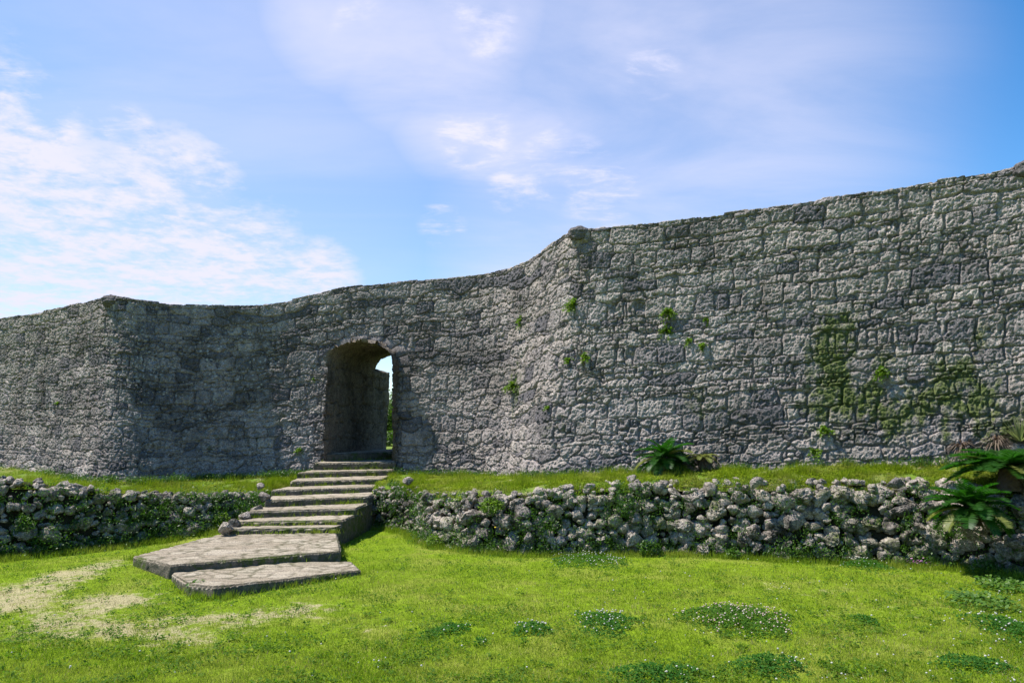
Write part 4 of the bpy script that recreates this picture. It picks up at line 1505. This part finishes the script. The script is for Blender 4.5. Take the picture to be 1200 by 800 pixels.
# ------------------------------------------------------------------ cycads and their neighbours
def frond_mesh(base_p, az, el, L, r, n_pair=34, width=0.13, droop=0.55):
    """a feather leaf: a bending rib with narrow leaflets held in a shallow V"""
    t = np.linspace(0, 1, n_pair + 6)
    hx = np.cumsum(np.cos(el - droop * 1.9 * t ** 1.3)) / len(t) * L
    hz = np.cumsum(np.sin(el - droop * 1.9 * t ** 1.3)) / len(t) * L
    d = np.array([math.cos(az), math.sin(az), 0])
    s = np.array([-math.sin(az), math.cos(az), 0])
    C = base_p + d * hx[:, None] + np.array([0, 0, 1.0]) * hz[:, None]
    V, F = [], []
    n = 0
    tang = np.gradient(C, axis=0)
    tang /= np.linalg.norm(tang, axis=1)[:, None]
    upv = np.cross(tang, s) * -1
    upv = np.where(upv[:, 2:3] < 0, -upv, upv)
    wr = 0.006 * (1.2 - t)
    rib = np.stack([C - s * wr[:, None], C + s * wr[:, None], C + upv * wr[:, None]], 1)
    for i in range(len(t) - 1):
        for k in range(3):
            k2 = (k + 1) % 3
            F.append([i * 3 + k, (i + 1) * 3 + k, (i + 1) * 3 + k2, i * 3 + k2])
    V.append(rib.reshape(-1, 3))
    n = len(t) * 3
    for i in range(5, len(t)):
        tt = (i - 5) / (len(t) - 5)
        ll = width * L * 2.2 * (0.45 + 1.1 * math.sin(math.pi * min(1, 0.12 + 0.88 * tt)) ** 0.7) * 0.62
        hw = 0.0095 * (L / 0.6)
        for sg in (-1, 1):
            dr = s * sg * 0.86 + tang[i] * 0.42 + upv[i] * 0.38 + r.normal(size=3) * 0.05
            dr /= np.linalg.norm(dr)
            tip = C[i] + dr * ll - np.array([0, 0, 0.14 * ll])
            m_ = C[i] + dr * ll * 0.5
            wv = tang[i] * hw
            V.append(np.array([C[i] - wv * 0.6, C[i] + wv * 0.6, m_ + wv, m_ - wv, tip]))
            F.append([n, n + 1, n + 2, n + 3])
            F.append([n + 3, n + 2, n + 4, n + 4])
            n += 5
    V = np.concatenate(V)
    Q = np.array([f for f in F if f[2] != f[3]])
    T = np.array([f[:3] for f in F if f[2] == f[3]])
    return V, [Q, T]


def trunk_mesh(p, rad, h_, seed):
    n, m = 28, 22
    a = np.linspace(0, 2 * math.pi, n, endpoint=False)
    z = np.linspace(-0.08, h_, m)
    A, Z = np.meshgrid(a, z)
    rr = rad * (1 - 0.25 * Z / max(h_, 0.1)) * (1 + 0.16 * np.sin(A * 9 + (np.floor(Z / 0.035) % 2) * 3.1) * np.abs(np.sin(Z / 0.035 * 1.57)) + 0.25 * (fbm2(A * 2, Z * 9, 3, seed) - 0.5))
    rr[-1] *= 0.3
    V = np.stack([p[0] + rr * np.cos(A), p[1] + rr * np.sin(A), p[2] + Z], -1).reshape(-1, 3)
    i = np.arange(m * n).reshape(m, n)
    j = np.roll(i, -1, axis=1)
    F = np.stack([i[:-1], j[:-1], j[1:], i[1:]], -1).reshape(-1, 4)
    return V, F


def cycad(p, L, nfr, th, label, seed, mat=None, lo=0.05, hi=1.15, dead=0, name='cycad', cat='cycad', droop=0.5):
    r = np.random.default_rng(seed)
    root = thing(name, p, label, cat, 'cycads on the terrace')
    V, F = trunk_mesh(p, 0.10 * L / 0.55, th, seed)
    np_mesh('trunk', V, F, M_BARK, root)
    top = np.array(p) + [0, 0, th - 0.03]
    for k in range(nfr):
        az = k * 2.39996 + r.uniform(-0.2, 0.2)
        f = k / max(1, nfr - 1)
        el = lo + (hi - lo) * f + r.uniform(-0.12, 0.12)
        V, F = frond_mesh(top, az, el, L * r.uniform(0.72, 1.12) * (1 - 0.15 * f), r, 34, 0.13, droop)
        old = mat is None and r.uniform() < 0.06
        fo = np_mesh('frond', V, F, M_FROND_Y if old else (mat or M_FROND), root, None, False)
        if old:
            fo['label'] = 'yellowed frond'
    for k in range(dead):
        az = r.uniform(0, 6.28)
        V, F = frond_mesh(top - [0, 0, 0.05], az, r.uniform(-0.5, 0.0), L * r.uniform(0.5, 0.8), r, 24, 0.10, 0.9)
        np_mesh('dead_frond', V, F, M_DEAD, root, None, False)


def on_terrace(px, py):
    """terrace point under a position in the photograph"""
    a, b = project(T_R)
    i, j = np.unravel_index(np.argmin((a - px) ** 2 + (b - py) ** 2), a.shape)
    return T_R[i, j]


pA = on_terrace(782, 556)
cycad(pA, 0.48, 46, 0.26, 'dark leaning cycad standing alone on the terrace before the fortress wall', 1, None, -0.5, 1.2, 16)
pA2 = on_terrace(823, 553)
cycad(pA2, 0.26, 16, 0.24, 'small yellowing cycad on a brown stem, close beside the dark one', 2, M_FROND_Y, 0.0, 0.6, 10)
pB = unproj(1138, 606, 8.0)
cycad(pB, 0.45, 56, 0.12, 'lush green cycad spilling over the boulder wall, the lower of two', 3, None, -0.2, 1.3, 4)
pC = unproj(1183, 566, 8.35)
cycad(pC, 0.62, 54, 0.18, 'broad flat crowned green cycad cut by the right edge, the higher of two', 4, None, 0.1, 0.75, 3, 'cycad', 'cycad', 0.42)


def spiky(p, L, n, label, seed, mat, name, cat, lo, hi, wid=0.012, droop=0.0):
    """radial clump of narrow tapering leaves"""
    r = np.random.default_rng(seed)
    root = thing(name, p, label, cat, 'dead leaf clumps' if 'dead' in name else None)
    Vs, Fs = [], []
    k = 0
    for i in range(n):
        az = r.uniform(0, 6.28)
        el = r.uniform(lo, hi)
        d = np.array([math.cos(az) * math.cos(el), math.sin(az) * math.cos(el), math.sin(el)])
        s = np.array([-math.sin(az), math.cos(az), 0])
        l = L * r.uniform(0.6, 1.1)
        q0 = np.array(p) + d * 0.02
        q1 = q0 + d * l * 0.5
        q2 = q0 + d * l - np.array([0, 0, droop * l])
        Vs.append(np.array([q0 - s * wid * 0.5, q0 + s * wid * 0.5, q1 + s * wid * 0.5, q1 - s * wid * 0.5, q2]))
        Fs.append((np.array([k, k + 1, k + 2, k + 3]), np.array([k + 3, k + 2, k + 4])))
        k += 5
    np_mesh('leaves', np.concatenate(Vs), [np.array([a for a, b in Fs]), np.array([b for a, b in Fs])], mat, root, None, False)
    return root


p = on_terrace(1128, 545)
spiky(np.array([p[0], p[1], p[2] + 0.22]), 0.26, 150, 'dead brown grey leaf clump at the wall foot, left of the other dead clump', 5, M_DEAD, 'dead_leaf_clump', 'dead plant', -0.6, 0.9, 0.013, 0.5)
p2 = on_terrace(1168, 545)
spiky(np.array([p2[0], p2[1], p2[2] + 0.30]), 0.25, 140, 'dead leaf clump directly under the pale spiky plant', 6, M_DEAD, 'dead_leaf_clump', 'dead plant', -0.6, 0.8, 0.013, 0.5)
for q_, nm in ((p, 'a'), (p2, 'b')):
    pass
p3 = on_terrace(1197, 545)
spiky(np.array([p3[0] + 0.02, p3[1], p3[2] + 0.30]), 0.34, 70, 'pale upright spiky leaved plant at the right edge before the fortress wall', 7, M_YUCCA, 'spiky_plant', 'plant', 0.5, 1.5, 0.02, 0.05)


# leafy shrubs at the foot of / in the rubble wall
def shrub(p, rx, rz, n, label, seed, mat, name='leafy_weed', cat='weed', size=0.02):
    r = np.random.default_rng(seed)
    d = r.normal(size=(n, 3))
    d /= np.linalg.norm(d, axis=1)[:, None]
    k = r.uniform(0.35, 1, n) ** 0.6
    lum = 0.75 + 0.6 * (fbm3(d * 2.0 + seed, 2, seed))
    c = np.array(p) + d * (k * lum)[:, None] * [rx, rx * 0.7, rz] + [0, 0, rz * 0.75]
    root = thing(name, p, label, cat)
    V_, F_ = leaves(c, r.uniform(0.6, 1.2, n) * size, r, 0.3)
    np_mesh('leaves', V_, F_, mat, root, None, False)
    rt = np.array(p) + r.normal(size=(14, 3)) * [0.015, 0.015, 0]
    V_, F_ = blades(rt, r.uniform(0.8, 1.4, 14) * rz, np.full(14, 0.006), r, 0.5)
    np_mesh('stems', V_, F_, M_WEED, root, None, False)


def lr_at(px, t, out):
    """point on the right rubble wall's face above photo column px"""
    s = np.linspace(0, LR[0][-1], 400)
    pts = np.array([at(k, LR, t, out)[0] for k in s])
    a, b = project(pts)
    return pts[np.argmin(np.abs(a - px))]


def ll_at(px, t, out):
    s = np.linspace(0, LL[0][-1], 400)
    pts = np.array([at(k, LL, t, out)[0] for k in s])
    a, b = project(pts)
    return pts[np.argmin(np.abs(a - px))]


SHRUBS = [(lr_at(759, 0.02, 0.16), 0.14, 0.12, 420, 'dark green bushy weed at the foot of the boulder wall, right of the pale clover', M_WEED),
          (lr_at(508, 0.02, 0.16), 0.12, 0.10, 320, 'bright green leafy weed at the corner where the rubble wall turns to the steps', M_FERN),
          (lr_at(735, 0.55, 0.14), 0.12, 0.14, 300, 'green creeper trailing over the boulders, above the dark bushy weed', M_WEED),
          (lr_at(860, 0.03, 0.14), 0.10, 0.07, 220, 'low weed under the boulder wall with reddish stems near the big clover mound', M_BROAD),
          (lr_at(575, 0.72, 0.13), 0.16, 0.10, 420, 'grey green cushion of moss and leaves among the boulders near their corner', M_FERN),
          (lr_at(1115, 0.40, 0.16), 0.22, 0.13, 480, 'dark leaf mass hanging beneath the lower cycad', M_WEED),
          (lr_at(1165, 0.55, 0.14), 0.26, 0.17, 520, 'dark thicket between the two cycads at the wall end', M_WEED),
          (lr_at(1150, 0.03, 0.2), 0.20, 0.09, 380, 'dark leafy weed on the grass at the foot of the wall, below the cycads', M_WEED),
          (lr_at(462, 1.02, -0.12), 0.12, 0.07, 260, 'dark weed beside the top of the steps', M_WEED),
          (on_level(418, 612, 0.12), 0.13, 0.12, 320, 'weed growing against the shaded flank of the lower steps', M_WEED),
          (on_level(432, 604, 0.05), 0.12, 0.10, 300, 'weed in the angle between the step flank and the small stoned wall', M_FERN),
          (on_level(232, 697, 0.0), 0.12, 0.07, 260, 'broad leaved weed hugging the corner of the bottom slab', M_BROAD),
          (ll_at(259, 0.05, 0.12), 0.12, 0.10, 260, 'bright weed where the dark rubble wall meets the stepped rocks', M_FERN),
          (ll_at(30, 0.35, 0.12), 0.14, 0.12, 300, 'green weed hanging in the dark rubble wall near the left edge', M_WEED)]
for k, (p, rx, rz, n, lb, mt) in enumerate(SHRUBS):
    p = np.array(p)
    if p[2] < 0.15:
        p[2] = float(lawn(p[0], p[1]))
    shrub(p, rx, rz, n, lb, 900 + k, mt)

# small pink and yellow blossoms
for (p, mat, n, lb, nm) in [(lr_at(1076, 0.08, 0.16), M_PINK, 26, 'small cluster of pink flowers at the foot of the boulder wall', 'pink_flowers'),
                            (lr_at(592, 0.45, 0.15), M_YELLOW, 14, 'small yellow blossoms among the boulders', 'yellow_flowers')]:
    r = np.random.default_rng(n)
    root = thing(nm, p, lb, 'flowers')
    c = p + r.normal(size=(n, 3)) * [0.045, 0.02, 0.012]
    V_, F_ = leaves(c, r.uniform(0.010, 0.018, n), r, 0.5, 1.4)
    np_mesh('petals', V_, F_, mat, root, None, False)['kind'] = 'stuff'
    V_, F_ = blades(c - [0, 0, 0.06], np.full(n, 0.07), np.full(n, 0.004), r, 0.2)
    np_mesh('stems', V_, F_, M_WEED, root, None, False)['kind'] = 'stuff'

# ------------------------------------------------------------------ single rocks one can pick out
ROCKS_ALONE = [(1050, 560, 8.55, 0.10, 0.12, 'dark angular rock standing on top of the boulder wall, left of the cycads'),
               (311, 578, 10.95, 0.115, 0.95, 'pale rock beside the middle steps, topmost of the row flanking them'),
               (302, 592, 10.65, 0.10, 0.8, 'tan rock flanking the steps, just under the topmost pale one'),
               (288, 600, 10.3, 0.11, 0.7, 'grey rock flanking the steps, halfway along the row'),
               (276, 609, 9.95, 0.11, 0.75, 'rounded rock flanking the steps, near the lowest one'),
               (263, 614, 9.65, 0.12, 0.8, 'lowest rock of the row flanking the steps, by the landing'),
               (306, 565, 11.6, 0.085, 1.0, 'whitish rock lying on the grass terrace left of the steps'),
               (478, 559, 11.6, 0.10, 0.7, 'flat tan rock on the terrace beside the upper steps'),
               (741, 556, 9.9, 0.085, 0.95, 'pale flat stone on the terrace left of the dark cycad'),
               (885, 560, 9.15, 0.09, 0.8, 'knobbly grey rock on the terrace edge, right of the small yellowing cycad')]
for px, py, D, sz, tn, lb in ROCKS_ALONE:
    p = unproj(px, py, D) - [0, 0, 0.035]
    pl = Pile()
    r = np.random.default_rng(int(px * 3 + py))
    pl.rock(p - [0, 0, 0.02], sz * 0.92, r, 4, 0.1, tn * 0.8)
    o = pl.build('rock', M_RUBBLE, None)
    tag(o, lb, 'rock', 'loose rocks by the steps and on the terrace')


# ------------------------------------------------------------------ trees beyond the gate
def tree(p, h_, cr, n, label, seed):
    r = np.random.default_rng(seed)
    root = thing('broadleaf_tree', p, label, 'tree')
    V, F = trunk_mesh(p, 0.14, h_ * 0.7, seed)
    np_mesh('trunk', V, F, M_BARK, root)
    Cs = []
    for _ in range(26):
        d = r.normal(size=3)
        d /= np.linalg.norm(d)
        cc = np.array(p) + [0, 0, h_ * 0.62] + d * [cr, cr, h_ * 0.36] * r.uniform(0.3, 1.0)
        k = n // 26
        Cs.append(cc + r.normal(size=(k, 3)) * cr * 0.2)
    V_, F_ = leaves(np.concatenate(Cs), r.uniform(0.04, 0.09, (n // 26) * 26), r, 0.3)
    np_mesh('crown', V_, F_, M_TREE, root, None, False)


tree(np.array([-4.35, 26.0, 1.0]), 1.75, 1.1, 7000, 'sunlit green tree glimpsed through the gateway', 71)
shrub(np.array([-3.75, 22.0, 1.02]), 0.6, 0.28, 1500, 'low bush standing in the courtyard just beyond the gateway', 72, M_TREE, 'bush', 'bush', 0.05)
